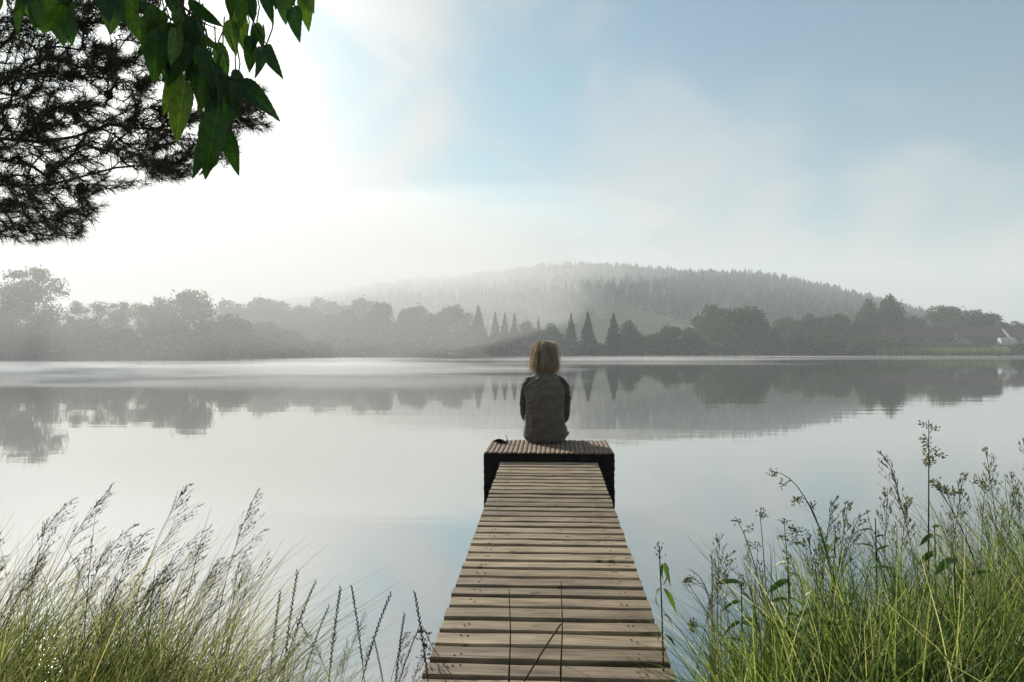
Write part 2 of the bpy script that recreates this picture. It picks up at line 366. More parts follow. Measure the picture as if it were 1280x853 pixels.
tr = np.stack([np.full(na, c0), (np.arange(na) + 1) % na, np.arange(na)], -1)
g = link('ground', mesh_np('ground', V, q, tr, True), M['ground']); tag(g, 'grassy bank, far meadow and hill slope around the lake', kind='structure', cat='ground')
# lake surface
n_ = 64
wv = [(330 * math.cos(2 * math.pi * i / n_) - 5, 330 * math.sin(2 * math.pi * i / n_) + 20, 0) for i in range(n_)]
wt = link('lake_water', mesh('lake_water', wv, [tuple(range(n_))]), M['water']); tag(wt, 'still grey lake water reflecting the misty sky', kind='structure', cat='water')

# ------------------------------------------------------------------ haze
def volume_mat(name, dens, colr, ani):
    m = bpy.data.materials.new(name); m.use_nodes = True; t = m.node_tree; t.nodes.clear()
    o = t.nodes.new('ShaderNodeOutputMaterial'); v = t.nodes.new('ShaderNodeVolumePrincipled')
    v.inputs['Color'].default_value = (*colr, 1); v.inputs['Density'].default_value = dens; v.inputs['Anisotropy'].default_value = ani
    t.links.new(v.outputs[0], o.inputs['Volume']); return m
b = MB(); b.box((0, 0, 83.5), (3000, 3000, 173.0))
hz = b.build('haze', volume_mat('haze_air', 0.00085, (0.90, 0.95, 0.97), 0.20)); tag(hz, 'thin morning haze over lake and hill', 'haze', kind='stuff')
def mist(px, z, d, sx, sy, sz, dens, label, ani=0.22, seed=0):
    """a low fog bank: a lumpy lens of even, thin fog"""
    p = P(px, 440, d); bm = bmesh.new(); bmesh.ops.create_icosphere(bm, subdivisions=4, radius=1.0)
    for v in bm.verts:
        k = 1 + 0.35 * mnoise.noise(v.co * 1.7 + Vector((seed * 7.3, 0, 0))) + 0.15 * mnoise.noise(v.co * 4.1 + Vector((0, seed * 3.1, 0)))
        v.co = Vector((v.co.x * sx * k, v.co.y * sy * k, v.co.z * sz * k))
    me = bpy.data.meshes.new('mist'); bm.to_mesh(me); bm.free(); me.shade_smooth()
    o = link('mist', me, volume_mat('mist_air', dens, (0.96, 0.965, 0.96), ani)); o.location = (p.x, p.y, z); o.rotation_euler = (0, 0, YAW)
    tag(o, label, 'mist', kind='stuff')
rm = random.Random(4)
for i in range(13):
    dm = rm.uniform(30, 66); pxm = rm.uniform(-120, 420) if dm < 55 else rm.uniform(60, 520)
    mist(pxm, rm.uniform(.20, .38), dm, rm.uniform(7, 17), rm.uniform(3.5, 7), rm.uniform(.16, .36), rm.uniform(.025, .055), 'low wisp of white mist drifting over the water before the near shore', seed=20 + i)
for i in range(6):
    dm = rm.uniform(85, 150); mist(rm.uniform(300, 900), .25, dm, rm.uniform(16, 34), rm.uniform(8, 14), rm.uniform(.12, .2), rm.uniform(.012, .022), 'thin mist strip on the open water before the far shore', seed=40 + i)
mist(860, 0.22, 160, 40, 16, 0.15, 0.011, 'mist strip standing in for the bright sky reflection along the far reeds', seed=4)  # added thin mist in place of the sky reflected in the water
mist(1150, 0.22, 158, 52, 15, 0.14, 0.010, 'mist strip standing in for the bright sky reflection along the far reeds', seed=14)
mist(60, 6, 50, 34, 9, 8.5, 0.020, 'pale fog bank in front of the airy shore trees', seed=5)
mist(330, 7, 105, 42, 16, 10, 0.004, 'fog bank between the shore trees and the wooded rise', seed=6)
mist(480, 74, 600, 225, 90, 62, 0.0052, 'fog bank hiding the shoulder of the wooded hill', seed=7)
mist(330, 26, 300, 130, 60, 34, 0.0036, 'fog bank in the valley below the hill shoulder', seed=8)

# ------------------------------------------------------------------ trees of the far shore
def leaf_cards(pts, size, jitter=0.5):
    """one small bent leaf-clump face per point"""
    n = len(pts)
    u = rng.normal(size=(n, 3)); u /= np.linalg.norm(u, axis=1)[:, None]
    v = rng.normal(size=(n, 3)); v -= (v * u).sum(1)[:, None] * u; v /= np.linalg.norm(v, axis=1)[:, None]
    s = size * (1 + jitter * (rng.random((n, 1)) * 2 - 1))
    a, b_ = u * s, v * s * 0.6
    Vv = np.stack([pts - a, pts + b_, pts + a, pts - b_], 1).reshape(-1, 3)
    return Vv, np.arange(n * 4).reshape(-1, 4)
def blob_points(blobs, n, shell=0.55):
    vol = np.array([b_[3] * b_[4] * b_[5] for b_ in blobs]) ** 0.75; vol /= vol.sum()
    k = rng.choice(len(blobs), n, p=vol); Bq = np.array(blobs)[k]
    d = rng.normal(size=(n, 3)); d /= np.linalg.norm(d, axis=1)[:, None]
    # ragged lumpy edge
    lump = 1 + 0.16 * np.sin(d[:, 0] * 9 + Bq[:, 0] * 40) * np.sin(d[:, 2] * 8 + Bq[:, 2] * 31) + 0.10 * np.sin(d[:, 1] * 17 + Bq[:, 1] * 70)
    r_ = (shell + (1 - shell) * rng.random(n)) * lump * (1 + 0.10 * rng.normal(size=n))
    return Bq[:, :3] + d * Bq[:, 3:6] * r_[:, None]
def trunk_mesh(h0, limbs, name, r0=0.022, seedv=0):
    rs = random.Random(seedv); mb = MB()
    pts = [Vector((0, 0, -0.03)), Vector((0.008, 0.004, h0 * 0.5)), Vector((-0.006, 0.006, h0)), Vector((0.004, -0.004, min(0.86, h0 + 0.45)))]
    mb.tube(pts, [r0 * 1.25, r0, r0 * 0.8, r0 * 0.25], 7)
    for i in range(limbs):
        z = h0 * (0.75 + 0.7 * i / max(1, limbs)); an = rs.uniform(0, 6.28); l_ = rs.uniform(0.18, 0.34)
        e = Vector((math.cos(an) * l_, math.sin(an) * l_, z + rs.uniform(0.12, 0.26)))
        m_ = Vector((e.x * 0.45, e.y * 0.45, z + 0.05)); mb.tube([(0, 0, z), m_, e], [r0 * 0.5, r0 * 0.35, r0 * 0.12], 5)
    return mb.mesh(name, True)
def tmpl_round(seed_, n, leaf, nb=11, base=0.12, airy=False):
    rs = random.Random(seed_); blobs = []
    if airy:
        for i in range(nb):
            z = rs.uniform(0.22, 0.9); ra = 0.36 * math.sin(math.pi * min(1, max(0.12, (z - 0.05) / 1.02))) ** 0.7
            an = rs.uniform(0, 6.28); q_ = rs.uniform(0.3, 1.0)
            s = rs.uniform(0.07, 0.14); blobs.append((ra * q_ * math.cos(an), ra * q_ * math.sin(an), z, s * 1.25, s * 1.25, s * 0.75))
    else:
        blobs.append((0, 0, 0.5, 0.36, 0.36, 0.36))
        for i in range(nb):
            z = rs.uniform(base + 0.1, 0.86); ra = 0.36 * math.sin(math.pi * min(0.96, max(0.2, z))) ** 0.6
            an = i * 2.4 + rs.uniform(-0.4, 0.4); s = rs.uniform(0.13, 0.20)
            blobs.append((ra * math.cos(an) * 0.92, ra * math.sin(an) * 0.92, z, s, s, s * 0.8))
        blobs.append((0.04, 0, 0.84, 0.16, 0.16, 0.15))
    pts = blob_points(blobs, n, 0.25 if airy else 0.6)
    pts = pts[pts[:, 2] > base * 0.6]
    return mesh_np('crown', *leaf_cards(pts, leaf)), trunk_mesh(0.3, 6, 'trunk', 0.02, seed_)
def tmpl_column(seed_, n, leaf):
    blobs = [(0, 0, 0.34, 0.34, 0.34, 0.28), (0.02, 0, 0.56, 0.36, 0.36, 0.26), (-0.03, 0.02, 0.76, 0.27, 0.27, 0.2), (0.12, 0.1, 0.6, 0.26, 0.26, 0.2), (0, 0, 0.9, 0.14, 0.14, 0.11)]
    rs = random.Random(seed_)
    blobs += [(rs.uniform(-.3, .3), rs.uniform(-.3, .3), rs.uniform(.25, .7), .16, .16, .13) for _ in range(6)]
    return mesh_np('crown', *leaf_cards(blob_points(blobs, n, 0.6), leaf)), trunk_mesh(0.25, 5, 'trunk', 0.02, seed_)
def tmpl_bush(seed_, n, leaf):
    rs = random.Random(seed_); blobs = [(0, 0, 0.35, 0.42, 0.42, 0.42)]
    for i in range(9):
        an = i * 0.7 + rs.uniform(-.3, .3); ra = rs.uniform(0.15, 0.40)
        blobs.append((ra * math.cos(an), ra * math.sin(an), rs.uniform(0.22, 0.74), rs.uniform(.14, .24), rs.uniform(.14, .24), rs.uniform(.16, .26)))
    pts = blob_points(blobs, n, 0.6); pts = pts[pts[:, 2] > -0.02]
    return mesh_np('crown', *leaf_cards(pts, leaf)), trunk_mesh(0.18, 5, 'trunk', 0.02, seed_)
def tmpl_conifer(seed_, tiers=15, per=18):
    rs = np.random.default_rng(seed_); Vv = []; Fq = []
    for i in range(tiers):
        f = i / (tiers - 1); z = 0.10 + 0.88 * f; ra = 0.5 * (1 - f) ** 0.85 * (0.85 + 0.3 * rs.random()) + 0.012
        for j in range(per):
            an = rs.random() * 6.283; l_ = ra * (0.45 + 0.8 * rs.random() ** 1.5); dr = 0.03 + 0.09 * rs.random(); wd = 0.05 + 0.07 * (1 - f)
            dx, dy = math.cos(an), math.sin(an); z_ = z + 0.03 * rs.normal()
            b0 = len(Vv)
            Vv += [(0.1 * l_ * dx, 0.1 * l_ * dy, z_ + 0.03), (0.55 * l_ * dx - wd * dy, 0.55 * l_ * dy + wd * dx, z_ - dr * .4), (l_ * dx, l_ * dy, z_ - dr), (0.55 * l_ * dx + wd * dy, 0.55 * l_ * dy - wd * dx, z_ - dr * .4)]
            Fq.append((b0, b0 + 1, b0 + 2, b0 + 3))
    # dark inner body of short twigs
    pts = []
    for i in range(1500):
        f = rs.random() ** 1.3; ra = 0.45 * (1 - f) ** 0.85 * rs.random() ** 0.5 * (0.8 + 0.2 * math.sin(f * 60)); an = rs.random() * 6.283
        pts.append((ra * math.cos(an), ra * math.sin(an), 0.06 + 0.9 * f))
    v2, f2 = leaf_cards(np.array(pts) , 0.045)
    k = len(Vv); Vv = np.vstack([np.array(Vv), v2]); Fq = np.vstack([np.array(Fq), f2 + k])
    mb = MB(); mb.tube([(0, 0, -0.02), (0, 0, 0.5), (0, 0, 1.0)], [0.022, 0.014, 0.003], 6)
    return mesh_np('crown', Vv, Fq), mb.mesh('trunk', True)
T = {
    'round': [tmpl_round(s, 5200, 0.027) for s in (1, 2, 3, 4)],
    'oak': [tmpl_round(s, 9000, 0.019, 14) for s in (31, 32)],
    'airy': [tmpl_round(s, 8500, 0.0150, 50, airy=True) for s in (5, 6, 7)],
    'column': [tmpl_column(8, 5000, 0.025), tmpl_column(9, 5000, 0.025)],
    'bush': [tmpl_bush(s, 5200, 0.036) for s in (10, 11, 12)],
    'conifer': [tmpl_conifer(s) for s in (13, 14, 15)],
}
cnt = {}
NAMES = {'round': 'broadleaf_tree', 'oak': 'oak_tree', 'airy': 'airy_tree', 'column': 'tall_tree', 'bush': 'shore_bush', 'conifer': 'spruce_tree'}
def far_tree(px, top, wpx, d, style, label, group=None, m='crown', sink=0.0):
    p = P(px, 440, d); zb = float(height(p.x, p.y)) - 0.05 - sink
    zt = P(px, top, d).z; h = max(0.8, (zt - zb)); wd = wpx / F * d * (1.12 if style != 'conifer' else 1.5)
    i = cnt.get(style, 0); cnt[style] = i + 1
    cr, tk = T[style][i % len(T[style])]
    e = empty(NAMES[style], (p.x, p.y, zb), (i * 2.1) % 6.28)
    tag(e, label, 'bush' if style == 'bush' else 'tree', group)
    key = m if style != 'conifer' else 'conifer'
    if not cr.materials: cr.materials.append(M[key])
    if not tk.materials: tk.materials.append(M['bark'])
    c = link('crown', cr, None, e); t_ = link('trunk', tk, None, e)
    for o in (c, t_): o.scale = (wd, wd, h)
    t_.scale = (min(wd, h) * 0.9, min(wd, h) * 0.9, h)
    if c.data.materials[0] != M[key]:
        c.material_slots[0].link = 'OBJECT'; c.material_slots[0].material = M[key]
    return e
G1 = 'airy trees on the near shore'; G2 = 'trees fading into fog behind the shore'; G3 = 'spruces on the far shore'; G4 = 'rounded trees on the far shore'; G5 = 'bushes at the water line'
FT = [
 # left shore, close
 (40, 330, 92, 69, 'airy', 'tallest airy tree of the shore, its loose crown rising above its neighbours', None, 'crown'),
 (-14, 352, 96, 67, 'airy', 'wide leafy tree on the outer side of the tallest airy tree', None, 'crown'),
 (108, 373, 62, 74, 'airy', 'smaller gappy tree between the tallest airy tree and the slim airy tree', None, 'crown_pale'),
 (150, 374, 44, 77, 'airy', 'slim airy tree with feathery top between two gappy trees', None, 'crown_pale'),
 (187, 376, 54, 80, 'airy', 'low feathery tree leaning against the domed dark tree', None, 'crown_pale'),
 (229, 362, 82, 84, 'oak', 'domed dense tree standing highest among the fogged shore trees', None, 'crown'),
 (283, 392, 84, 96, 'round', 'rounded tree on the shore next to the domed dense tree', None, 'crown'),
 (330, 402, 84, 108, 'round', 'low rounded tree where the misty shore starts to recede', None, 'crown'),
 (20, 398, 110, 66, 'bush', 'broad bush under the wide leafy outer tree', None, 'crown'),
 (85, 400, 110, 70, 'bush', 'broad bush below the tallest airy tree', None, 'crown'),
 (155, 402, 110, 75, 'bush', 'broad bush below the slim airy tree', None, 'crown'),
 (215, 405, 100, 80, 'bush', 'broad bush below the domed dense tree', None, 'crown'),
 (268, 412, 90, 86, 'bush', 'dark bush at the water below the rounded shore tree', None, 'crown'),
 (320, 416, 90, 97, 'bush', 'dark bush at the water below the low rounded tree', None, 'crown'),
 (372, 416, 90, 112, 'bush', 'dark bush on the receding shore', G5, 'crown'),
 (418, 418, 80, 128, 'bush', 'dark bush on the receding shore', G5, 'crown'),
 # fogged rise behind
 (286, 373, 60, 190, 'round', 'pale fogged tree on the rise behind the shore', G2, 'crown'),
 (322, 371, 66, 195, 'round', 'pale fogged tree on the rise behind the shore', G2, 'crown'),
 (352, 376, 60, 200, 'round', 'pale fogged tree on the rise behind the shore', G2, 'crown'),
 (392, 384, 74, 205, 'round', 'pale fogged tree on the rise behind the shore', G2, 'crown'),
 (432, 386, 62, 190, 'round', 'pale fogged tree on the rise behind the shore', G2, 'crown'),
 (452, 372, 60, 260, 'round', 'pale fogged tree on the rise behind the shore', G2, 'crown'),
 (402, 372, 70, 270, 'round', 'pale fogged tree on the rise behind the shore', G2, 'crown'),
 # centre left
 (471, 378, 50, 172, 'round', 'tall grey tree at the foggy end of the central wood', None, 'crown'),
 (505, 385, 40, 178, 'round', 'grey rounded tree in the central wood', G4, 'crown'),
 (527, 382, 48, 182, 'round', 'grey rounded tree in the central wood', G4, 'crown'),
 (549, 389, 34, 186, 'round', 'grey rounded tree in the central wood', G4, 'crown'),
 (572, 380, 48, 190, 'oak', 'broad topped tree beside the widest spruce', None, 'crown'),
 (598, 384, 28, 190, 'conifer', 'widest spruce, standing beside the broad topped tree', None, 'conifer'),
 (619, 390, 17, 195, 'conifer', 'first of three slim spruces in a row', None, 'conifer'),
 (631, 392, 17, 196, 'conifer', 'middle of three slim spruces in a row', None, 'conifer'),
 (643, 393, 17, 196, 'conifer', 'last of three slim spruces in a row, above the seated person', None, 'conifer'),
 (660, 401, 32, 197, 'round', 'round tree behind the seated person\'s head', None, 'crown'),
 (673, 397, 12, 200, 'conifer', 'thin spruce tip rising between two round trees', None, 'conifer'),
 (689, 402, 32, 198, 'round', 'round tree between the thin spruce and the paired spruces', None, 'crown'),
 (714, 393, 20, 198, 'conifer', 'pointed spruce, one of the pair beyond the seated person', 'paired spruces', 'conifer'),
 (735, 392, 24, 198, 'conifer', 'pointed spruce, one of the pair beyond the seated person', 'paired spruces', 'conifer'),
 (767, 392, 26, 198, 'conifer', 'spruce grown together with a round tree', None, 'conifer'),
 (786, 400, 34, 198, 'column', 'round headed tree leaning on a spruce', None, 'crown'),
 (832, 407, 44, 199, 'round', 'low round tree below the pale meadow', G4, 'crown'),
 (862, 409, 34, 200, 'round', 'low round tree below the pale meadow', G4, 'crown'),
 # centre right
 (893, 381, 54, 235, 'round', 'pale tree looming behind the big dark tree', None, 'crown'),
 (925, 384, 74, 205, 'oak', 'big dark dense tree with one sloping side', None, 'crown'),
 (952, 402, 48, 206, 'round', 'lower dark tree joined to the big dark tree', None, 'crown'),
 (985, 396, 44, 240, 'round', 'grey tree in the fog between the big dark tree and flat topped tree', G4, 'crown'),
 (1012, 392, 48, 225, 'round', 'grey round tree next to the flat topped tree', None, 'crown'),
 (1046, 391, 40, 225, 'oak', 'flat topped tree in front of the wooded hill', None, 'crown'),
 (1074, 400, 44, 222, 'round', 'round tree below the two tall dark trees', None, 'crown'),
 (1086, 373, 34, 240, 'column', 'smaller of the two tall dark trees', None, 'crown'),
 (1112, 369, 48, 238, 'column', 'taller of the two tall dark trees, its crown egg shaped', None, 'crown'),
 (1141, 394, 32, 250, 'round', 'small tree between the tall dark trees and the barn', None, 'crown'),
 (1192, 382, 72, 262, 'oak', 'broad oak with open crown rising behind the barn roof', None, 'crown_pale'),
 (1222, 390, 58, 260, 'oak', 'darker lower oak beside the broad oak behind the barn', None, 'crown'),
 (1266, 400, 36, 270, 'airy', 'small airy tree above the farmhouse roof', None, 'crown_pale'),
 (1305, 396, 60, 262, 'oak', 'oak directly behind the farmhouse roof', None, 'crown'),
 # shore bushes, centre and right
 (452, 415, 74, 150, 'bush', 'dark bush on the receding shore', G5, 'crown'),
 (495, 412, 70, 165, 'bush', 'dark bush below the central wood', G5, 'crown'),
 (540, 410, 70, 178, 'bush', 'dark bush below the central wood', G5, 'crown'),
 (590, 414, 66, 188, 'bush', 'dark bush below the central wood', G5, 'crown'),
 (640, 416, 60, 194, 'bush', 'dark bush below the slim spruces', None, 'crown'),
 (690, 420, 60, 196, 'bush', 'dark bush below the paired spruces', G5, 'crown'),
 (738, 424, 56, 197, 'bush', 'dark bush below the paired spruces', G5, 'crown'),
 (783, 428, 48, 198, 'bush', 'low bush below the round headed tree', None, 'crown'),
 (822, 416, 52, 198, 'bush', 'dense bush below the pale meadow', 'bushes below the meadow', 'crown'),
 (862, 419, 56, 198, 'bush', 'dense bush below the pale meadow', 'bushes below the meadow', 'crown'),
 (912, 428, 46, 199, 'bush', 'small bush at the water below the big dark tree', None, 'crown'),
 (968, 420, 66, 200, 'bush', 'wide dark bush between the big dark tree and the tall bush', None, 'crown'),
 (1000, 414, 60, 201, 'bush', 'tall dark bush below the grey round tree', None, 'crown'),
 (1045, 412, 70, 201, 'bush', 'large bush below the flat topped tree', None, 'crown'),
 (1098, 418, 62, 202, 'bush', 'dark bush where the reed strip begins', None, 'crown'),
 (1136, 427, 30, 205, 'bush', 'small round bush before the barn wall', 'small bushes before the barn', 'crown_pale'),
 (1160, 426, 32, 205, 'bush', 'small round bush before the barn wall', 'small bushes before the barn', 'crown_pale'),
 (1213, 427, 46, 204, 'bush', 'dome shaped dark bush before the pale gable', None, 'crown'),
 (1290, 422, 50, 200, 'bush', 'bush before the farmhouse with the dark roof', None, 'crown'),
]
for a_ in FT: far_tree(*a_)

# reeds along the water: uncountable
def reeds(px0, px1, d0, d1, h, n, label):
    f = rng.random(n); px = px0 + (px1 - px0) * f; d = d0 + (d1 - d0) * f + rng.random(n) * 3.0
    base = np.array([P(a_, 440, b_) for a_, b_ in zip(px, d)]); base[:, 2] = -0.1
    hh = h * (0.6 + 0.5 * rng.random(n)); ln = rng.normal(size=(n, 2)) * 0.15; wd = 0.05
    an = rng.random(n) * 3.14; ux = np.cos(an) * wd; uy = np.sin(an) * wd
    v0 = base + np.stack([ux, uy, 0 * ux], 1); v1 = base - np.stack([ux, uy, 0 * ux], 1)
    tip = base + np.stack([ln[:, 0], ln[:, 1], hh], 1)
    Vv = np.stack([v0, v1, tip], 1).reshape(-1, 3)
    o = link('reeds', mesh_np('reeds', Vv, None, np.arange(3 * n).reshape(-1, 3)), M['reed']); tag(o, label, 'reeds', kind='stuff')
reeds(1096, 1262, 193, 192, 2.7, 5200, 'strip of green reeds standing in the water before the barn')
reeds(806, 930, 193, 194, 1.5, 2200, 'low reed strip below the meadow bushes')
reeds(440, 520, 142, 166, 1.5, 1200, 'low reed strip below the central wood')
reeds(930, 1096, 194, 194, 0.9, 2200, 'thin reed fringe below the wide dark bushes')

# ------------------------------------------------------------------ forest on the hill (one wooded mass) and valley wood
def forest():
    V_, T_ = [], []
    n = 0; b0 = 0
    cone = []; nseg = 6
    for _ in range(60000):
        if n > 14500: break
        px = random.uniform(-250, 1420); r_ = 300 + 640 * random.random() ** 0.6
        a = math.atan((px - 640) / F); x, y = r_ * math.sin(a - YAW), r_ * math.cos(a - YAW)
        z = float(height(x, y))
        ypx = 440 - (z - CAM_Z) / (r_ * math.cos(a)) * F
        if 660 < px < 985 and 300 < r_ < 455 + 25 * math.sin(px * .05): continue     # meadow
        if px < 500 and r_ < 330: continue
        if px > 1150 and r_ < 420: continue
        edge = r_ > 780
        hgt = random.uniform(7, 12) if not edge else random.uniform(7, 15); wd = hgt * random.uniform(0.12, 0.19)
        con = random.random() < 0.8
        rings = [(0.02, 1.0), (0.38, 0.72), (0.36, 0.95), (0.68, 0.42), (0.66, 0.6)] if con else [(0.0, 0.5), (0.25, 1.25), (0.55, 1.5), (0.82, 1.0)]
        ph = random.random() * 6.28; k = len(V_)
        for (f, q_) in rings:
            for j in range(nseg):
                an = ph + j * 6.2832 / nseg; jr = wd * q_ * random.uniform(0.75, 1.2)
                V_.append((x + jr * math.cos(an), y + jr * math.sin(an), z - 0.5 + hgt * f + random.uniform(-.3, .3)))
        V_.append((x, y, z - 0.5 + hgt))
        nr_ = len(rings)
        for i in range(nr_ - 1):
            for j in range(nseg):
                p0, p1 = k + i * nseg + j, k + i * nseg + (j + 1) % nseg
                T_ += [(p0, p1, p1 + nseg), (p0, p1 + nseg, p0 + nseg)]
        tp = k + nr_ * nseg
        T_ += [(k + (nr_ - 1) * nseg + j, k + (nr_ - 1) * nseg + (j + 1) % nseg, tp) for j in range(nseg)]
        n += 1
    o = link('hill_forest', mesh_np('hill_forest', V_, None, T_), M['forest']); tag(o, 'dense dark forest covering the hill behind the lake', 'forest', kind='stuff')
forest()

# ------------------------------------------------------------------ farm buildings on the right shore
def gabled(e, wd, dp, eave, ridge, wallm, over=0.5):
    mb = MB(); x, y = wd / 2, dp / 2
    mb.add([(-x, -y, -.5), (x, -y, -.5), (x, y, -.5), (-x, y, -.5), (-x, -y, eave), (x, -y, eave), (x, y, eave), (-x, y, eave), (-x, 0, ridge), (x, 0, ridge)],
           [(0, 1, 5, 4), (1, 2, 6, 9, 5), (2, 3, 7, 6), (3, 0, 4, 8, 7), (0, 3, 2, 1)])
    mb.build('wall', wallm, e)
    sl_ = (ridge - eave) / y
    for s in (-1, 1):
        m2 = MB(); yo = s * (y + over); zo = eave - sl_ * over + 0.06
        a = [(-x - over, yo, zo), (x + over, yo, zo), (x + over, 0, ridge + .06), (-x - over, 0, ridge + .06)]
        m2.add(a + [(p_[0], p_[1], p_[2] + 0.25) for p_ in a], [(0, 1, 2, 3), (7, 6, 5, 4), (0, 4, 5, 1), (1, 5, 6, 2), (2, 6, 7, 3), (3, 7, 4, 0)])
        m2.build('roof', M['roof'], e)
p = P(1172, 440, 236); e = empty('barn', (p.x, p.y, float(height(p.x, p.y))), YAW - R(4)); tag(e, 'long low barn with a brown tiled roof behind the reeds', 'barn')
gabled(e, 36, 9, 2.4, 5.7, M['barnwall'])
for k in range(5):
    mb = MB(); mb.box((-14 + 6.6 * k, -4.55, 1.3), (1.4, 0.12, 0.9)); w_ = mb.build('window', M['glass'], e)
    mb = MB(); mb.box((-14 + 6.6 * k, -4.6, 0.78), (1.7, 0.25, 0.12)); mb.build('sill', M['wall'], w_)
mb = MB(); mb.box((2.5, -4.58, 0.95), (2.4, 0.14, 2.1)); mb.build('door', M['timber'], e)
p = P(1203, 440, 218); e = empty('cottage', (p.x, p.y, float(height(p.x, p.y))), YAW + R(68)); tag(e, 'small cottage with a pale gable and chimney before the barn', 'house')
gabled(e, 7, 6, 1.9, 3.9, M['wall'], 0.3)
mb = MB(); mb.box((-2.2, 1.9, 3.7), (0.7, 0.7, 3.4)); mb.box((-2.2, 1.9, 5.45), (0.9, 0.9, 0.15)); mb.build('chimney', M['wall'], e)
for yy in (-1.5, 1.2):
    mb = MB(); mb.box((-3.53, yy, 1.1), (0.08, 0.9, 0.9)); mb.build('window', M['glass'], e)
p = P(1285, 440, 240); e = empty('farmhouse', (p.x, p.y, float(height(p.x, p.y))), YAW + R(3)); tag(e, 'farmhouse with a dark brown roof beside the white growing tunnel', 'house')
gabled(e, 17, 8, 2.6, 6.1, M['wall'])
for k in range(3):
    mb = MB(); mb.box((-5.5 + 5 * k, -4.05, 1.4), (1.2, 0.12, 1.2)); mb.build('window', M['glass'], e)
mb = MB(); mb.box((-4, 0.4, 6.3), (0.9, 0.9, 1.8)); mb.build('chimney', M['wall'], e)
p = P(1259, 440, 224); e = empty('polytunnel', (p.x, p.y, float(height(p.x, p.y))), YAW); tag(e, 'small white plastic growing tunnel on the lawn by the farmhouse', 'greenhouse')
mb = MB(); k = 10
ring = [(math.cos(math.pi * i / k) * 1.3, math.sin(math.pi * i / k) * 2.2) for i in range(k + 1)]
Vt = [(-2.4, a, b_) for a, b_ in ring] + [(2.4, a, b_) for a, b_ in ring]
mb.add(Vt, [(i, i + 1, k + 2 + i, k + 1 + i) for i in range(k)] + [tuple(range(k, -1, -1)), tuple(range(k + 1, 2 * k + 2))]); mb.build('cover', M['plastic'], e)
for i in range(3):
    mb = MB(); mb.tube([(-2.3 + 2.3 * i, a * 1.02, b_ * 1.02) for a, b_ in ring], 0.06, 5); mb.build('hoop', M['timber'], e)

# ------------------------------------------------------------------ jetty: single planks on two stringers, rising slightly to the platform
def deck_z(y): return 0.306 + 0.03 * y
PITCH_P, JW = 0.1025, 0.69
def plank_mesh(seed_, L_, Wd, Th):
    rs = random.Random(seed_); nx = 7; bv = 0.004; V_ = []
    prof = [(-Wd / 2, -Th), (-Wd / 2, -bv), (-Wd / 2 + bv, 0), (0, rs.uniform(-.0015, .0015)), (Wd / 2 - bv, 0), (Wd / 2, -bv), (Wd / 2, -Th)]
    for i in range(nx):
        x = -L_ / 2 + L_ * i / (nx - 1); wob = rs.uniform(-.0018, .0018); zz = rs.uniform(-.0012, .0012)
        V_ += [(x, a + wob, b_ + zz) for a, b_ in prof]
    k = len(prof)
    Fc = [(i * k + j, i * k + j + 1, (i + 1) * k + j + 1, (i + 1) * k + j) for i in range(nx - 1) for j in range(k - 1)]
    Fc += [(i * k + k - 1, i * k, (i + 1) * k, (i + 1) * k + k - 1) for i in range(nx - 1)]
    Fc += [tuple(range(k - 1, -1, -1)), tuple((nx - 1) * k + j for j in range(k))]
    return mesh('plank', V_, [f[::-1] for f in Fc])
jet = empty('jetty', (0, 1.1, deck_z(1.1))); tag(jet, 'narrow weathered wooden jetty of cross planks leading out to the platform', 'jetty')
slope = math.atan(0.03)
pm = []
for s in range(8):
    me = plank_mesh(s, JW + random.uniform(-.004, .004), 0.0830 + random.uniform(-.003, .002), 0.036); me.materials.append(M['plank']); pm.append(me)
nail = MB(); y = 5.285 - 0.045; i = 0
while y > 1.15:
    o = link('plank', pm[(i * 5 + i // 8) % 8], None, jet)
    o.location = (random.uniform(-.0025, .0025), y - 1.1, deck_z(y) - deck_z(1.1) + random.uniform(-.0015, .0015))
    o.rotation_euler = (slope, 0, random.uniform(-.004, .004) + (math.pi if i % 3 == 1 else 0))
    for xn in (-0.27, -0.255, 0.25, 0.268):
        nail.ell((xn + random.uniform(-.008, .008), y - 1.1 + random.uniform(-.025, .025), deck_z(y) - deck_z(1.1) + 0.001), (0.0035, 0.0035, 0.0016), 6, 4)
    y -= PITCH_P; i += 1
nh = nail.build('nail_heads', M['nail'], jet); nh['kind'] = 'stuff'
for s in (-1, 1):
    mb = MB(); y0, y1 = 1.15, 5.27
    V_ = []
    for yy in (y0, y1):
        z = deck_z(yy) - deck_z(1.1) - 0.0295
        V_ += [(s * 0.24 - 0.035, yy - 1.1, z), (s * 0.24 + 0.035, yy - 1.1, z), (s * 0.24 + 0.035, yy - 1.1, z - 0.13), (s * 0.24 - 0.035, yy - 1.1, z - 0.13)]
    mb.add(V_, [(0, 1, 5, 4), (1, 2, 6, 5), (2, 3, 7, 6), (3, 0, 4, 7), (3, 2, 1, 0), (4, 5, 6, 7)]); mb.build('stringer', M['timber'], jet)
    for yy in (2.9, 4.3):
        mb = MB(); z = deck_z(yy) - deck_z(1.1) - 0.05; mb.tube([(s * 0.325 - s * .09, yy - 1.1, z - 0.115), (s * 0.235, yy - 1.1, -1.6)], 0.05, 9); mb.build('post', M['timber'], jet)

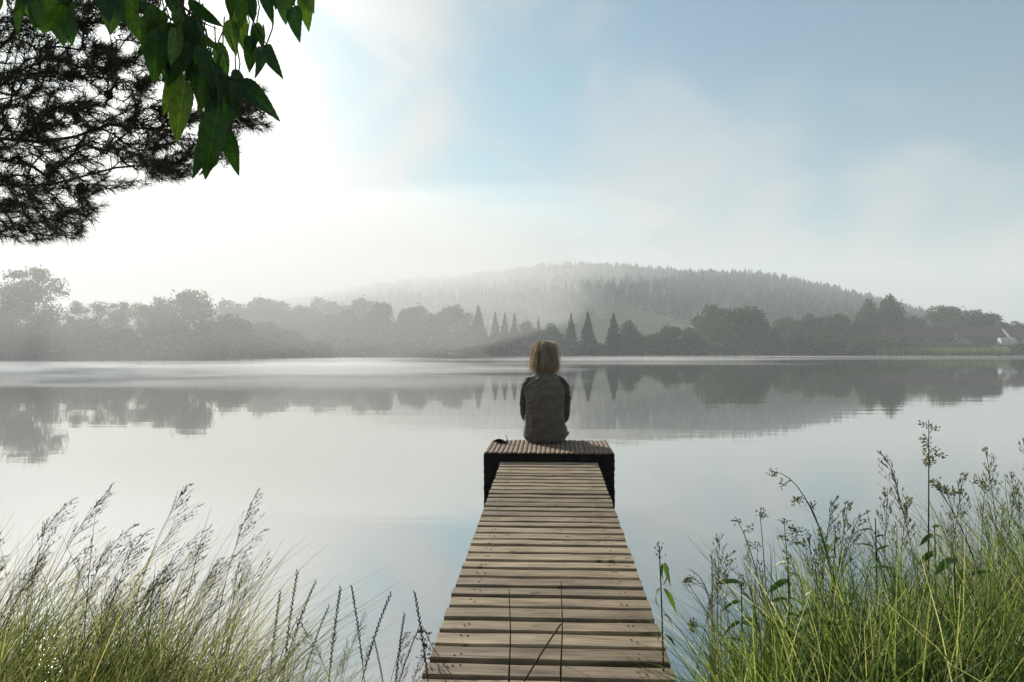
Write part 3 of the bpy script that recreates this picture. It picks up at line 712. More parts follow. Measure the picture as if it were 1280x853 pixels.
# ------------------------------------------------------------------ platform: black box with a brown ribbed top
PZ, PY0, PY1, PW = 0.53, 5.305, 6.06, 0.935
pl = empty('platform', (0, (PY0 + PY1) / 2, 0)); tag(pl, 'square bathing platform with ribbed brown top and black sides at the jetty end', 'platform')
def rough_panel(x0, y0, x1, y1, z0, z1, th, amp):
    """upright panel with a ragged, matted surface and edges"""
    a = Vector((x0, y0, 0)); b_ = Vector((x1, y1, 0)); dr = (b_ - a); ln = dr.length; dr.normalize(); nn = Vector((dr.y, -dr.x, 0))
    nx, nz_ = int(ln / 0.02), int((z1 - z0) / 0.02); V_ = []; Fc = []
    for side in (1, -1):
        for i in range(nx + 1):
            for j in range(nz_ + 1):
                pt = a + dr * (ln * i / nx) + Vector((0, 0, z0 + (z1 - z0) * j / nz_))
                q_ = amp * mnoise.noise(pt * 33) + amp * 0.8 * mnoise.noise(pt * 75)
                ed = amp * 1.5 * mnoise.noise(pt * 48 + Vector((3, 1, 5))) if i in (0, nx) else 0
                V_.append(pt + nn * (side * th / 2 + q_ * side) + dr * ed)
    m_ = (nx + 1) * (nz_ + 1)
    ix = lambda s_, i, j: s_ * m_ + i * (nz_ + 1) + j
    for i in range(nx):
        for j in range(nz_):
            Fc.append((ix(0, i, j), ix(0, i + 1, j), ix(0, i + 1, j + 1), ix(0, i, j + 1)))
            Fc.append((ix(1, i, j + 1), ix(1, i + 1, j + 1), ix(1, i + 1, j), ix(1, i, j)))
        Fc.append((ix(0, i, nz_), ix(0, i + 1, nz_), ix(1, i + 1, nz_), ix(1, i, nz_)))
    for j in range(nz_):
        Fc.append((ix(0, 0, j), ix(0, 0, j + 1), ix(1, 0, j + 1), ix(1, 0, j)))
        Fc.append((ix(0, nx, j + 1), ix(0, nx, j), ix(1, nx, j), ix(1, nx, j + 1)))
    return mesh('panel', V_, Fc)
yc_ = (PY0 + PY1) / 2; hw = PW / 2; hd = (PY1 - PY0) / 2
for nm, ar in (('front_panel', (-hw, -hd + .015, hw, -hd + .015)), ('back_panel', (-hw, hd - .015, hw, hd - .015)),
               ('side_panel', (-hw + .012, -hd + .04, -hw + .012, hd - .04)), ('side_panel', (hw - .012, -hd + .04, hw - .012, hd - .04))):
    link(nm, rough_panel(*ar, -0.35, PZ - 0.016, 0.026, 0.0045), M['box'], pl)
# top: front-to-back rounded ribs
def rib(seed_, L_, Wd, Th):
    rs = random.Random(seed_); V_ = []; ny = 16; k = 7
    for i in range(ny):
        yy = -L_ / 2 + L_ * i / (ny - 1); dz = 0.0016 * math.sin(i * 2.0 + seed_) + rs.uniform(-.001, .001)
        V_ += [(Wd / 2 * math.cos(math.pi * j / (k - 1)) * -1, yy, Th * (0.15 + 0.85 * math.sin(math.pi * j / (k - 1))) + dz) for j in range(k)]
    b0 = len(V_)
    Fc = [(i * k + j, i * k + j + 1, (i + 1) * k + j + 1, (i + 1) * k + j) for i in range(ny - 1) for j in range(k - 1)]
    Fc += [(i * k + k - 1, i * k, (i + 1) * k, (i + 1) * k + k - 1) for i in range(ny - 1)]
    Fc += [tuple(range(k - 1, -1, -1)), tuple((ny - 1) * k + j for j in range(k))]
    return mesh('rib', V_, [f[::-1] for f in Fc], False)
ribs = [rib(s, PY1 - PY0 + 0.006, 0.0355, 0.012) for s in range(4)]
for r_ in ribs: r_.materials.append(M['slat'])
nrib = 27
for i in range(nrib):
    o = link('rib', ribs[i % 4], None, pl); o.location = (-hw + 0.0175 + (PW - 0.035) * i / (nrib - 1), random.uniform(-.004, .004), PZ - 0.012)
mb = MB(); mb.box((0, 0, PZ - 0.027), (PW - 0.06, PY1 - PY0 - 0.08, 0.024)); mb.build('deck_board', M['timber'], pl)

# small shoe-like thing on the platform corner
sh = empty('sandal', (-0.375, 5.82, PZ + 0.002), R(188)); sh.scale = (0.75, 0.75, 0.8); tag(sh, 'small dark sandal with a raised strap lying on the platform corner', 'sandal')
mb = MB(); n_ = 16; V_ = []
for zz in (0.0, 0.016):
    for j in range(n_):
        t = 2 * math.pi * j / n_; wv_ = 0.027 + 0.006 * math.cos(t); V_.append((0.075 * math.cos(t), wv_ * math.sin(t), zz + 0.01 * (math.cos(t) > 0.4)))
mb.add(V_, [(j, (j + 1) % n_, n_ + (j + 1) % n_, n_ + j) for j in range(n_)] + [tuple(range(n_ - 1, -1, -1)), tuple(range(n_, 2 * n_))]); mb.build('sole', M['box'], sh, True)
mb = MB(); mb.ell((0.025, 0, 0.022), (0.046, 0.030, 0.020), 12, 7); mb.build('strap', M['box'], sh, True)
mb = MB(); mb.box((-0.062, 0.0, 0.046), (0.006, 0.034, 0.066), Matrix.Rotation(R(24), 3, 'Y')); mb.build('heel_tab', M['timber'], sh)

# ------------------------------------------------------------------ the seated person, seen from behind
M['skin'] = plain('skin', (0.50, 0.31, 0.22), (0.58, 0.38, 0.28), 8, 0.55, spec=0.4)
def cloth_mat(name, c0, c1, bscale=55, bs=0.3):
    k = NT(name); f, _ = k.noise(bscale, 5); f2, _ = k.noise(11, 4, stretch=(1, 1, 2.2), dist=0.6)
    k.l(k.ramp(f2, [(0.3, c0), (0.7, c1)]), k.b.inputs['Base Color']); k.rough(0.9); k.b.inputs['Specular IOR Level'].default_value = 0.15
    k.b.inputs['Sheen Weight'].default_value = 0.25
    k.bump(f, bs, 0.002); return k.m
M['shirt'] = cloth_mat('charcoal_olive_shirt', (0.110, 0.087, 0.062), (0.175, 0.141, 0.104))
M['sleeve'] = cloth_mat('shaded_olive_sleeve', (0.050, 0.042, 0.031), (0.090, 0.075, 0.056))  # same shirt cloth, with the shade on the arms put into its colour
M['jeans'] = cloth_mat('grey_denim', (0.11, 0.095, 0.088), (0.16, 0.14, 0.13), 120, 0.4)
kh = NT('ash_blond_hair'); g_ = kh.n('ShaderNodeNewGeometry')
hc_ = (kh.ramp(g_.outputs['Random Per Island'], [(0, (0.12, 0.085, 0.05)), (0.3, (0.36, 0.275, 0.17)), (0.65, (0.66, 0.54, 0.37)), (1, (0.88, 0.78, 0.60))]))
tcc = kh.n('ShaderNodeTexCoord'); sxx = kh.n('ShaderNodeSeparateXYZ'); kh.l(tcc.outputs['Object'], sxx.inputs[0]); fz, _ = kh.noise(30, 2, stretch=(1, 1, .25))
adz = kh.n('ShaderNodeMath', operation='MULTIPLY_ADD'); kh.l(fz, adz.inputs[0]); adz.inputs[1].default_value = 0.16; kh.l(sxx.outputs[2], adz.inputs[2])
kh.l(kh.mul(hc_, kh.ramp(adz.outputs[0], [(0.66, (1.1, 1.1, 1.1)), (0.80, (0.62, 0.56, 0.50)), (0.88, (0.9, 0.86, 0.8))])), kh.b.inputs['Base Color'])   # darker towards the crown, lighter at the ends
kh.rough(0.38); kh.b.inputs['Specular IOR Level'].default_value = 0.5
tr_ = kh.n('ShaderNodeBsdfTranslucent'); tr_.inputs['Color'].default_value = (0.92, 0.78, 0.56, 1); mx_ = kh.n('ShaderNodeMixShader'); mx_.inputs[0].default_value = 0.45
kh.l(kh.b.outputs[0], mx_.inputs[1]); kh.l(tr_.outputs[0], mx_.inputs[2]); kh.l(mx_.outputs[0], kh.o.inputs['Surface'])
M['hair'] = kh.m
M['eye'] = plain('eye', (0.6, 0.6, 0.6), (0.7, 0.7, 0.7), 5, 0.2)

def fuse(mb, voxel, smooth_it=6, name='fused'):
    me = mb.mesh('tmp'); o = bpy.data.objects.new('tmp', me); col.objects.link(o)
    m1 = o.modifiers.new('r', 'REMESH'); m1.mode = 'VOXEL'; m1.voxel_size = voxel
    m2 = o.modifiers.new('s', 'SMOOTH'); m2.factor = 0.5; m2.iterations = smooth_it
    dg = bpy.context.evaluated_depsgraph_get(); dg.update()
    me2 = bpy.data.meshes.new_from_object(o.evaluated_get(dg)); me2.name = name
    bpy.data.objects.remove(o); me2.shade_smooth(); return me2
TORSO = [(0.01, 0.0, .135, .10), (.035, 0, .160, .122), (0.085, 0, .168, .128), (.15, -.012, .152, .115), (.22, -.03, .140, .102), (.30, -.038, .140, .102), (.39, -.034, .148, .104),
         (.455, -.018, .150, .100), (.50, .0, .128, .088), (.535, .018, .088, .068), (.565, .03, .056, .056), (.63, .045, .05, .052)]
def torso(mb, g=0.0, z0=-1, z1=9):
    mb.loft([(z, yc, rx + g, ry + g, 0) for z, yc, rx, ry in TORSO if z0 <= z <= z1], 24)
ARM = {s: [(s * .124, -.004, .466), (s * .146, -.004, .405), (s * .152, .012, .31), (s * .150, .045, .212), (s * .115, .16, .175), (s * .062, .26, .155)] for s in (-1, 1)}
AR = [.052, .047, .042, .037, .033, .025]
LEG = {s: [(s * .085, .0, .088), (s * .092, .22, .08), (s * .090, .43, .062), (s * .088, .455, -.06), (s * .087, .46, -.20), (s * .087, .45, -.37)] for s in (-1, 1)}
LR = [.086, .075, .056, .052, .046, .032]
def chain(mb, pts, rads, g=0.0, n=12, sub=4):
    """smooth tapered limb"""
    Pv = [Vector(p_) for p_ in pts]; out_p, out_r = [], []
    for i in range(len(Pv) - 1):
        p0, p1, p2, p3 = Pv[max(i - 1, 0)], Pv[i], Pv[i + 1], Pv[min(i + 2, len(Pv) - 1)]
        for k_ in range(sub):
            t = k_ / sub; out_p.append(0.5 * ((2 * p1) + (p2 - p0) * t + (2 * p0 - 5 * p1 + 4 * p2 - p3) * t * t + (3 * p1 - p0 - 3 * p2 + p3) * t ** 3)); out_r.append(rads[i] * (1 - t) + rads[i + 1] * t + g)
    out_p.append(Pv[-1]); out_r.append(rads[-1] + g)
    mb.tube(out_p, out_r, n); mb.ell(Pv[0], (rads[0] + g,) * 3, 12, 8); mb.ell(Pv[-1], (rads[-1] + g,) * 3, 12, 8)
person = empty('person', (-0.030, 5.925, PZ - 0.006)); tag(person, 'person in dark long sleeved shirt sitting on the platform with back turned', 'person')
# one continuous body
mb = MB(); torso(mb)
HC = Vector((0, .062, .694))
mb.ell(HC, (.070, .090, .100), 16, 12); mb.ell(HC + Vector((0, .045, -.06)), (.052, .055, .05), 12, 8)          # skull, jaw
mb.tube([HC + Vector((0, .085, .02)), HC + Vector((0, .108, -.022)), HC + Vector((0, .09, -.03))], [.009, .014, .012], 8)       # nose
mb.ell(HC + Vector((0, .088, -.058)), (.024, .012, .009), 8, 6)                                                   # lips
for s in (-1, 1):
    mb.ell(HC + Vector((s * .074, -.002, -.01)), (.010, .020, .030), 8, 6)
    chain(mb, ARM[s], AR); chain(mb, LEG[s], LR)
    mb.tube([(s * .087, .44, -.37), (s * .088, .50, -.405), (s * .09, .57, -.425), (s * .092, .62, -.43)], [.034, .034, .030, .018], 10)   # foot
    mb.ell((s * .087, .43, -.40), (.03, .035, .03), 8, 6)
    wr = Vector(ARM[s][-1]); pc = wr + Vector((-s * .032, .052, -.014)) + Vector((0, 0, .012 if s > 0 else -.008))
    mb.tube([wr, pc], [.024, .030], 8); mb.ell(pc, (.040, .040, .015), 10, 6)
    for f, (lx, ln) in enumerate(((.030, .062), (.012, .072), (-.008, .066), (-.026, .052))):
        b0 = pc + Vector((-s * .026, lx, .0)); m0 = b0 + Vector((-s * ln * .5, .004, .006)); e0 = m0 + Vector((-s * ln * .42, .002, -.014)); e1 = e0 + Vector((-s * ln * .2, 0, -.012))
        mb.tube([b0, m0, e0, e1], [.0092, .0088, .0082, .007], 7)
    tb = pc + Vector((s * .006, .030, .006)); mb.tube([tb, tb + Vector((-s * .012, .03, .010)), tb + Vector((-s * .032, .046, .008))], [.012, .0105, .008], 7)
link('body', fuse(mb, 0.0065, 3, 'body'), M['skin'], person)
for s in (-1, 1):
    mb = MB(); mb.ell(HC + Vector((s * .030, .083, .004)), (.011, .009, .008), 8, 6); mb.build('eye', M['eye'], person, True)
# jeans
mb = MB(); torso(mb, 0.009, -1, .16)
for s in (-1, 1): chain(mb, LEG[s], [r_ for r_ in LR], 0.010)
jm = fuse(mb, 0.009, 5, 'jeans'); link('jeans', jm, M['jeans'], person)
# shirt with folds
mb = MB()
mb.loft([(.052, .0, .176, .136, .002), (.09, -.004, .176, .138, .003), (.15, -.016, .162, .128, 0), (.22, -.034, .152, .118, 0), (.30, -.044, .152, .117, 0), (.39, -.04, .158, .118, 0),
         (.455, -.022, .157, .112, 0), (.50, .0, .140, .099, 0), (.532, .016, .108, .082, 0), (.556, .026, .080, .070, 0), (.572, .032, .062, .062, 0)], 28)
mb.ell((.165, .0, .075), (.026, .05, .026), 10, 8)      # bunched hem on the right
sm = fuse(mb, 0.007, 5, 'shirt')
co = np.empty(len(sm.vertices) * 3); sm.vertices.foreach_get('co', co); co = co.reshape(-1, 3)
no = np.array([v.normal[:] for v in sm.vertices])
x, y, z = co.T
wob = np.array([mnoise.noise(Vector((a * 7, b_ * 7, c_ * 7))) for a, b_, c_ in co]); wob2 = np.array([mnoise.noise(Vector((a * 16 + 4, b_ * 16, c_ * 16))) for a, b_, c_ in co])
def ridge(u): return 1 - np.abs(np.sin(u)) ** 0.6
left = np.clip((0.06 - x) / 0.16, 0, 1); lowz = np.clip((0.36 - z) / 0.25, 0, 1)
f1 = ridge((z * 0.85 - x * 0.75) * 46 + wob * 4.5) * (0.35 + 0.9 * left)        # diagonal creases from the left side
f2 = ridge((z * 0.55 - x * 1.0) * 30 + wob * 2.0 + 1.0) * 0.4
f3 = ridge(z * 70 - x * 14 + wob * 6) * lowz * 0.5
arm = (np.abs(x) > 0.9) * 1.0
f4 = ridge(z * 80 + y * 60 + wob * 5) * arm * 0.55
disp = 0.015 * (f1 * (1 - arm * .6) + f2 * (1 - arm) + f3 + f4) * (0.6 + 0.5 * wob2) - 0.002
disp *= np.clip((0.57 - z) / 0.06, 0.1, 1)
# sleeve seam grooves
for s in (-1, 1):
    pass
co = co + no * disp[:, None]
sm.vertices.foreach_set('co', co.astype(np.float32).ravel()); sm.update()
link('shirt', sm, M['shirt'], person)
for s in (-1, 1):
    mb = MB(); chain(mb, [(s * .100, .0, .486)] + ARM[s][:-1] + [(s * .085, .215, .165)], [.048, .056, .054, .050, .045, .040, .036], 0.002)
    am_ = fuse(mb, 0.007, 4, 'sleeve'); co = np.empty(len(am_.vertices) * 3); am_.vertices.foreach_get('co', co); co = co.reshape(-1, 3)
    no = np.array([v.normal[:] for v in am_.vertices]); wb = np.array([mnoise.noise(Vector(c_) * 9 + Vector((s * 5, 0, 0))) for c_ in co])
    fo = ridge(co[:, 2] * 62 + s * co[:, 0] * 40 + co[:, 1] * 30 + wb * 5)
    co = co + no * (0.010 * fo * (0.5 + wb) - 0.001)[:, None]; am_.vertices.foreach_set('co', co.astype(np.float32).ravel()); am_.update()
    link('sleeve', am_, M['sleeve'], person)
mb = MB(); mb.tube([(0.068 * math.cos(t), .03 + 0.068 * math.sin(t), .560 + .006 * math.sin(t)) for t in np.linspace(0, 2 * math.pi, 25)], 0.007, 6); mb.build('collar', M['shirt'], person, True)
# hair: a bob of many locks over a cap
def hair_path(az, z_end, lift, part, n=9):
    """az: direction round the head (0 = back, +-pi = face)"""
    pts = []
    hx, hy = math.sin(az), -math.cos(az)
    rx, ry, rz = .078 + lift, .098 + lift, .113 + lift * .5
    top = HC + Vector((part, .0, .006))
    for i in range(n):
        t = i / (n - 1)
        th = t * 1.9
        if th < math.pi / 2 * 1.02:
            pt = top + Vector((hx * rx * math.sin(th), hy * ry * math.sin(th), rz * math.cos(th)))
            last = pt; th_l = t
        else:
            f = (t - th_l) / (1 - th_l); zb_ = last.z
            pt = Vector((last.x + hx * (.026 * f - .020 * f * f), last.y + hy * (.026 * f - .024 * f * f), zb_ + (z_end - zb_) * f))
        pts.append(pt)
    return pts
mb = MB()
cap = []
for i, az in enumerate(np.linspace(-2.2, 2.2, 33)):
    cap += hair_path(az, .580, -.006, 0)
k = 9
hmesh = MB(); hmesh.add(cap, [(i * k + j, i * k + j + 1, (i + 1) * k + j + 1, (i + 1) * k + j) for i in range(32) for j in range(k - 1)])
rs = random.Random(5)
for i in range(620):
    az = rs.uniform(-2.25, 2.25); ze = .562 + rs.uniform(-.022, .034) + .012 * abs(az) / 2.2 + .012 * math.sin(az * 7)
    lift = rs.uniform(-.005, .011); pts = hair_path(az, ze, lift, rs.uniform(-.012, .012))
    ph = rs.uniform(0, 6.28); am = rs.uniform(.003, .017)
    pts = [p_ + Vector((math.sin(ph + j * .9) * am * j / 8, math.cos(ph * 2 + j) * am * j / 8, 0)) for j, p_ in enumerate(pts)]
    st = rs.choice((0, 0, 0, 0, 1, 1, 2))
    wd = rs.uniform(.0018, .0058)
    hmesh.tube(pts[st:], [wd * (.4 + .6 * min(1, j / 3)) * (1 if j < len(pts[st:]) - 2 else .55 if j < len(pts[st:]) - 1 else .15) for j in range(len(pts[st:]))], 4)
for i in range(150):   # flyaway wisps
    az = rs.uniform(-2.1, 2.1); pts = hair_path(az, .56 + rs.uniform(-.02, .03), rs.uniform(.004, .020), rs.uniform(-.03, .03))
    pts = [p_ + Vector((rs.uniform(-.007, .007), rs.uniform(-.007, .007), rs.uniform(-.004, .004))) for p_ in pts]
    hmesh.tube(pts[2:], 0.0013, 3)
hmesh.build('hair', M['hair'], person, True)

# ------------------------------------------------------------------ pine bough reaching in from a trunk beside the bank
pine = empty('pine_tree', (-2.75, 2.75, float(height(-2.75, 2.1)) - 0.1)); tag(pine, 'dark pine with needled boughs reaching over the water from the bank', 'tree')
PO = Vector(pine.location)
mb = MB(); mb.tube([Vector((0, 0, -0.2)), Vector((.02, .03, 1.2)), Vector((-.03, .02, 2.6)), Vector((-.02, -.03, 4.2)), Vector((0.03, 0, 5.6))], [.15, .125, .11, .085, .05], 12); mb.build('trunk', M['bark'], pine, True)
nodes = []; par = []; lev = []
def limb(start, tip, sag, n=9):
    a = Vector(start); b_ = tip; last = -1
    for i in range(n):
        t = i / (n - 1); pt = a.lerp(b_, t) + Vector((random.uniform(-.02, .02), random.uniform(-.03, .03), -sag * math.sin(math.pi * t) + random.uniform(-.02, .02)))
        nodes.append(pt); par.append(last); lev.append(0); last = len(nodes) - 1
tx, ty, tz = PO
limb((tx, ty, 2.05), P(318, 132, 3.05), .04, 12); limb((tx, ty, 2.5), P(230, 40, 3.0), -.05, 11); limb((tx, ty, 1.85), P(185, 205, 2.95), .03, 10)
limb((tx, ty, 1.75), P(105, 278, 2.85), .03, 9); limb((tx, ty, 2.7), P(120, -40, 3.1), -.05, 9); limb((tx, ty, 2.2), P(60, 120, 2.7), 0.02, 8); limb((tx, ty, 2.3), P(150, 90, 3.3), 0.0, 9)
limb((tx, ty, 1.7), P(20, 290, 2.75), .03, 8)
nlimb = len(nodes)
poly = [(-60, 305), (0, 308), (60, 298), (112, 287), (128, 262), (150, 240), (196, 222), (238, 228), (248, 206), (262, 192), (300, 172), (338, 128), (334, 112), (308, 118), (285, 90), (260, 70), (215, 60), (190, -40), (-60, -40)]
def inside(x, y):
    c = False; j = len(poly) - 1
    for i in range(len(poly)):
        xi, yi = poly[i]; xj, yj = poly[j]
        if (yi > y) != (yj > y) and x < (xj - xi) * (y - yi) / (yj - yi) + xi: c = not c
        j = i
    return c
cand = []
while len(cand) < 1150:
    x, y = random.uniform(-60, 340), random.uniform(-40, 308)
    if inside(x, y) and (random.random() < (0.95 if (20 < x < 210 and y < 215) else 0.6 if x < 230 else 0.6)):
        cand.append(P(x, y, random.uniform(2.55, 3.35)))
for (x0, x1, y0, y1, n_) in ((285, 336, 108, 168, 46), (235, 300, 140, 205, 50), (190, 245, 175, 226, 40), (0, 120, 225, 300, 60)):
    cand += [P(random.uniform(x0, x1), random.uniform(y0, y1), random.uniform(2.8, 3.1)) for _ in range(n_)]
cand = np.array([c[:] for c in cand]); nd = np.array([n_[:] for n_ in nodes])
root_ = np.array(PO[:]) + np.array((0, 0, 2.0)); rdist = lambda q_: np.linalg.norm(q_ - root_, axis=-1)
cand = cand[np.argsort(rdist(cand))]; tips = []; nda = [np.array(n_[:]) for n_ in nodes]; rda = [float(rdist(n_)) for n_ in nda]
for c_ in cand:
    arr = np.array(nda); rd = float(rdist(c_)); cost = np.linalg.norm(arr - c_, axis=1) + 0.9 * np.clip(np.array(rda) - rd + 0.05, 0, None)
    pi = int(cost.argmin()); a = nodes[pi]; b_ = Vector(c_); ln = (b_ - a).length; last = pi
    for f in ((.5, 1.0) if ln > .05 else (1.0,)):
        q_ = a.lerp(b_, f) + (Vector((random.uniform(-.006, .006), random.uniform(-.006, .006), .06 * ln)) if f < 1 else Vector((0, 0, 0)))
        nodes.append(q_); par.append(last); lev.append(1); nda.append(np.array(q_[:])); rda.append(float(rdist(nda[-1]))); last = len(nodes) - 1
    tips.append(last)
wt_ = [0] * len(nodes)
for i in range(len(nodes) - 1, -1, -1):
    wt_[i] += 1
    if par[i] >= 0: wt_[par[i]] += wt_[i]
mb = MB()
rr = lambda i: min(0.0085, 0.0011 + 0.00035 * math.sqrt(wt_[i]))
for i, p_ in enumerate(nodes):
    if par[i] >= 0: mb.tube([nodes[par[i]] - PO, p_ - PO], [rr(par[i]) if par[i] < nlimb else max(rr(i), min(rr(par[i]), rr(i) * 1.4)), rr(i)], 4, False)
mb.build('branch', M['twig'], pine, True)
NV = []
has_child = set(par)
for i in tips:
    a, b_ = nodes[par[i]], nodes[i]; dr = (b_ - a); 
    if dr.length < 1e-4: continue
    dr.normalize(); u = dr.orthogonal().normalized(); v = dr.cross(u); term = i not in has_child
    cnt_ = 70 if term else 44
    for k in range(cnt_):
        t = random.random(); sh_ = 0.10
        bp = b_ - dr * (sh_ * t); an = random.uniform(0, 6.28); sp = random.uniform(0.5, 1.0) * (0.7 if t < .12 else 1.0)
        nd_ = (dr * random.uniform(.45, 1.0) + (u * math.cos(an) + v * math.sin(an)) * sp); nd_.normalize(); ln = random.uniform(.035, .055)
        e_ = bp + nd_ * ln + Vector((0, 0, -.002)); w_ = nd_.cross(Vector((random.uniform(-1, 1), random.uniform(-1, 1), random.uniform(-1, 1)))).normalized() * random.uniform(.0010, .0016)
        NV += [bp - w_ - PO, bp + w_ - PO, e_ - PO]
NV = np.array([v_[:] for v_ in NV]); nn_ = link('needles', mesh_np('needles', NV, None, np.arange(len(NV)).reshape(-1, 3)), M['needle'], pine); nn_['kind'] = 'stuff'
mb = MB()
for j in range(9):
    zz = -.018 + .004 * j; ra = .011 * math.sin(math.pi * (j + 1) / 10.5) + .002
    for q_ in range(7):
        an = q_ * .9 + j * .45; mb.ell((ra * math.cos(an), ra * math.sin(an), zz), (.0042, .0042, .0032), 5, 4)
cone_me = mb.mesh('cone'); cone_me.materials.append(M['twig'])
for i in random.sample([t_ for t_ in tips if t_ in has_child], 16):
    o = link('cone', cone_me, None, pine); o.location = nodes[i] - PO + Vector((0, 0, -.014)); o.rotation_euler = (random.uniform(-.6, .6), random.uniform(-.6, .6), random.uniform(0, 6))

# ------------------------------------------------------------------ leafy cherry branch hanging into the picture
def leaf_mesh(seed_, width=0.46, fold=0.22, droop=0.25, serr=True, n=20, taper=1.0, name='leaf'):
    rs = random.Random(seed_); V_ = []; Fc = []
    for i in range(n + 1):
        t = i / n; wv_ = width / 2 * ((t ** 0.62 * (1 - t) ** 0.9) / 0.507 * (1 - 0.25 * t * t)) * 1.1 * taper
        if i in (0, n): wv_ = 0.004
        sr = (0.006 if i % 2 else -0.003) if serr and 0 < i < n else 0
        z = -droop * t * t; x = t * (1 - 0.12 * droop * t)
        wz = 0.018 * math.sin(t * 9 + seed_)
        V_ += [(x - .008 * (serr and i % 2), wv_ + sr, z + fold * wv_ + wz), (x, wv_ * .5, z + fold * wv_ * .42 + wz * .5), (x, 0, z), (x, -wv_ * .5, z + fold * wv_ * .42 - wz * .5), (x - .008 * (serr and i % 2), -wv_ - sr, z + fold * wv_ - wz)]
    for i in range(n):
        for j in range(4): Fc.append((i * 5 + j, i * 5 + j + 1, (i + 1) * 5 + j + 1, (i + 1) * 5 + j))
    return mesh(name, V_, Fc, True)
LM = [leaf_mesh(s, w_, f_, d_) for s, w_, f_, d_ in ((1, .50, .25, .18), (2, .46, .40, .30), (3, .54, .18, .12), (4, .42, .55, .40))]
for m_ in LM: m_.materials.append(M['leaf'])
ch = empty('cherry_tree', (-1.95, -1.05, float(height(-1.95, -1.05)) - .05)); tag(ch, 'cherry tree whose hanging branch of pointed green leaves reaches in from above', 'tree')
CO = Vector(ch.location)
mb = MB(); mb.tube([Vector(v_) - CO for v_ in ((-1.95, -1.05, .1), (-1.9, -1.0, 1.0), (-1.82, -.9, 1.7), (-1.7, -.75, 2.6), (-1.75, -.7, 3.6))], [.11, .09, .075, .055, .03], 10); mb.build('trunk', M['bark'], ch, True)
mb = MB(); mb.tube([Vector(v_) - CO for v_ in ((-1.82, -.9, 1.7), (-1.5, -.3, 2.12), (-1.05, .45, 2.2), (-.7, .95, 2.1), (-.45, 1.15, 2.0), (-.28, 1.22, 1.96))], [.05, .04, .03, .02, .012, .006], 8); mb.build('limb', M['bark'], ch, True)
LS = []   # base px, tip px, depth, mesh
D0 = 1.1
named = [((232, 100), (215, 184), 2), ((226, 92), (202, 146), 0), ((196, 36), (194, 112), 2), ((240, 60), (242, 102), 0), ((256, 86), (258, 148), 1), ((279, 92), (282, 168), 2),
 ((273, 136), (252, 226), 1), ((287, 164), (294, 226), 1), ((255, 176), (247, 219), 3), ((272, 190), (254, 225), 3), ((297, 101), (344, 139), 3), ((254, 44), (278, 70), 1), ((244, 48), (259, 76), 0),
 ((264, 72), (281, 100), 1), ((270, 88), (262, 150), 0), ((284, 104), (300, 150), 1), ((233, 22), (216, 70), 2), ((218, 30), (172, 78), 0), ((222, 60), (210, 112), 2), ((236, 0), (278, 40), 3), ((206, 14), (180, 60), 0),
 ((290, -14), (286, 28), 0), ((287, 24), (293, 67), 0), ((297, 10), (305, 64), 1), ((306, -16), (320, 32), 2), ((309, 44), (319, 96), 1), ((321, 28), (331, 64), 1), ((326, 60), (328, 88), 3), ((333, 56), (342, 91), 3), ((303, -6), (300, 40), 0), ((316, 30), (322, 70), 3),
 ((341, -14), (342, 11), 1), ((352, -6), (359, 28), 0), ((361, -24), (366, 14), 2), ((368, 8), (369, 45), 1), ((378, -10), (387, 37), 1), ((330, -20), (335, 21), 3), ((382, -20), (389, 14), 0), ((348, -20), (345, 16), 1)]
for b_, t_, k in named: LS.append((b_, t_, D0 + random.uniform(-.07, .07), k))
for i in range(46):
    x, y = random.uniform(-30, 225), random.uniform(-60, 26); a = random.uniform(-.7, .5); l_ = random.uniform(46, 72)
    if x > 150: y -= 10
    LS.append(((x, y), (x + l_ * math.sin(a), y + l_ * math.cos(a) * .85), D0 + random.uniform(-.12, .15), random.randrange(4)))
for i in range(26):
    t = random.random(); x, y = 205 + 85 * t + random.uniform(-14, 14), 5 + 95 * t + random.uniform(-22, 26); a = random.uniform(-.45, .35); l_ = random.uniform(40, 66)
    LS.append(((x, y), (x + l_ * math.sin(a), y + l_ * math.cos(a)), D0 + random.uniform(-.08, .12), random.randrange(4)))
petl = MB()
for (b_, t_, d, k) in LS:
    pb = P(b_[0], b_[1], d); pt = P(t_[0], t_[1], d + random.uniform(-.03, .02)); ax = pt - pb; ln = ax.length; ax.normalize()
    toc = (Vector((0, 0, CAM_Z)) - pb).normalized(); zax = (toc + Vector((random.uniform(-.7, .7), random.uniform(-.4, .4), random.uniform(-.3, .8)))); zax = (zax - ax * zax.dot(ax)).normalized(); yax = zax.cross(ax)
    mt = Matrix((ax, yax, zax)).transposed().to_4x4(); mt.translation = pb - CO
    o = link('leaf', LM[k], None, ch); o.matrix_local = mt @ Matrix.Diagonal((ln * .92, ln * random.uniform(.88, 1.15), ln, 1))
    up_ = pb + Vector((random.uniform(-.01, .01), .0, .03 + random.uniform(0, .02)))
    petl.tube([pb - CO, pb.lerp(up_, .5) - CO + Vector((.004, 0, 0)), up_ - CO], [.0011, .0010, .0012], 4)
petl.build('leaf_stalks', M['stem'], ch, True)['kind'] = 'stuff'
def twig(pts, r0=.004):
    mb = MB(); q_ = [P(x, y, d) - CO for x, y, d in pts]; mb.tube(q_, [r0 * (1 - .75 * i / (len(q_) - 1)) for i in range(len(q_))], 6); mb.build('twig', M['twig'], ch, True)
twig([(225, -140, 1.15), (222, -50, 1.12), (228, 10, 1.1), (240, 45, 1.1), (262, 72, 1.1), (282, 98, 1.1), (298, 101, 1.1)], .0042)
twig([(300, -150, 1.14), (296, -60, 1.12), (306, -8, 1.1), (316, 26, 1.1), (333, 56, 1.1)], .003)
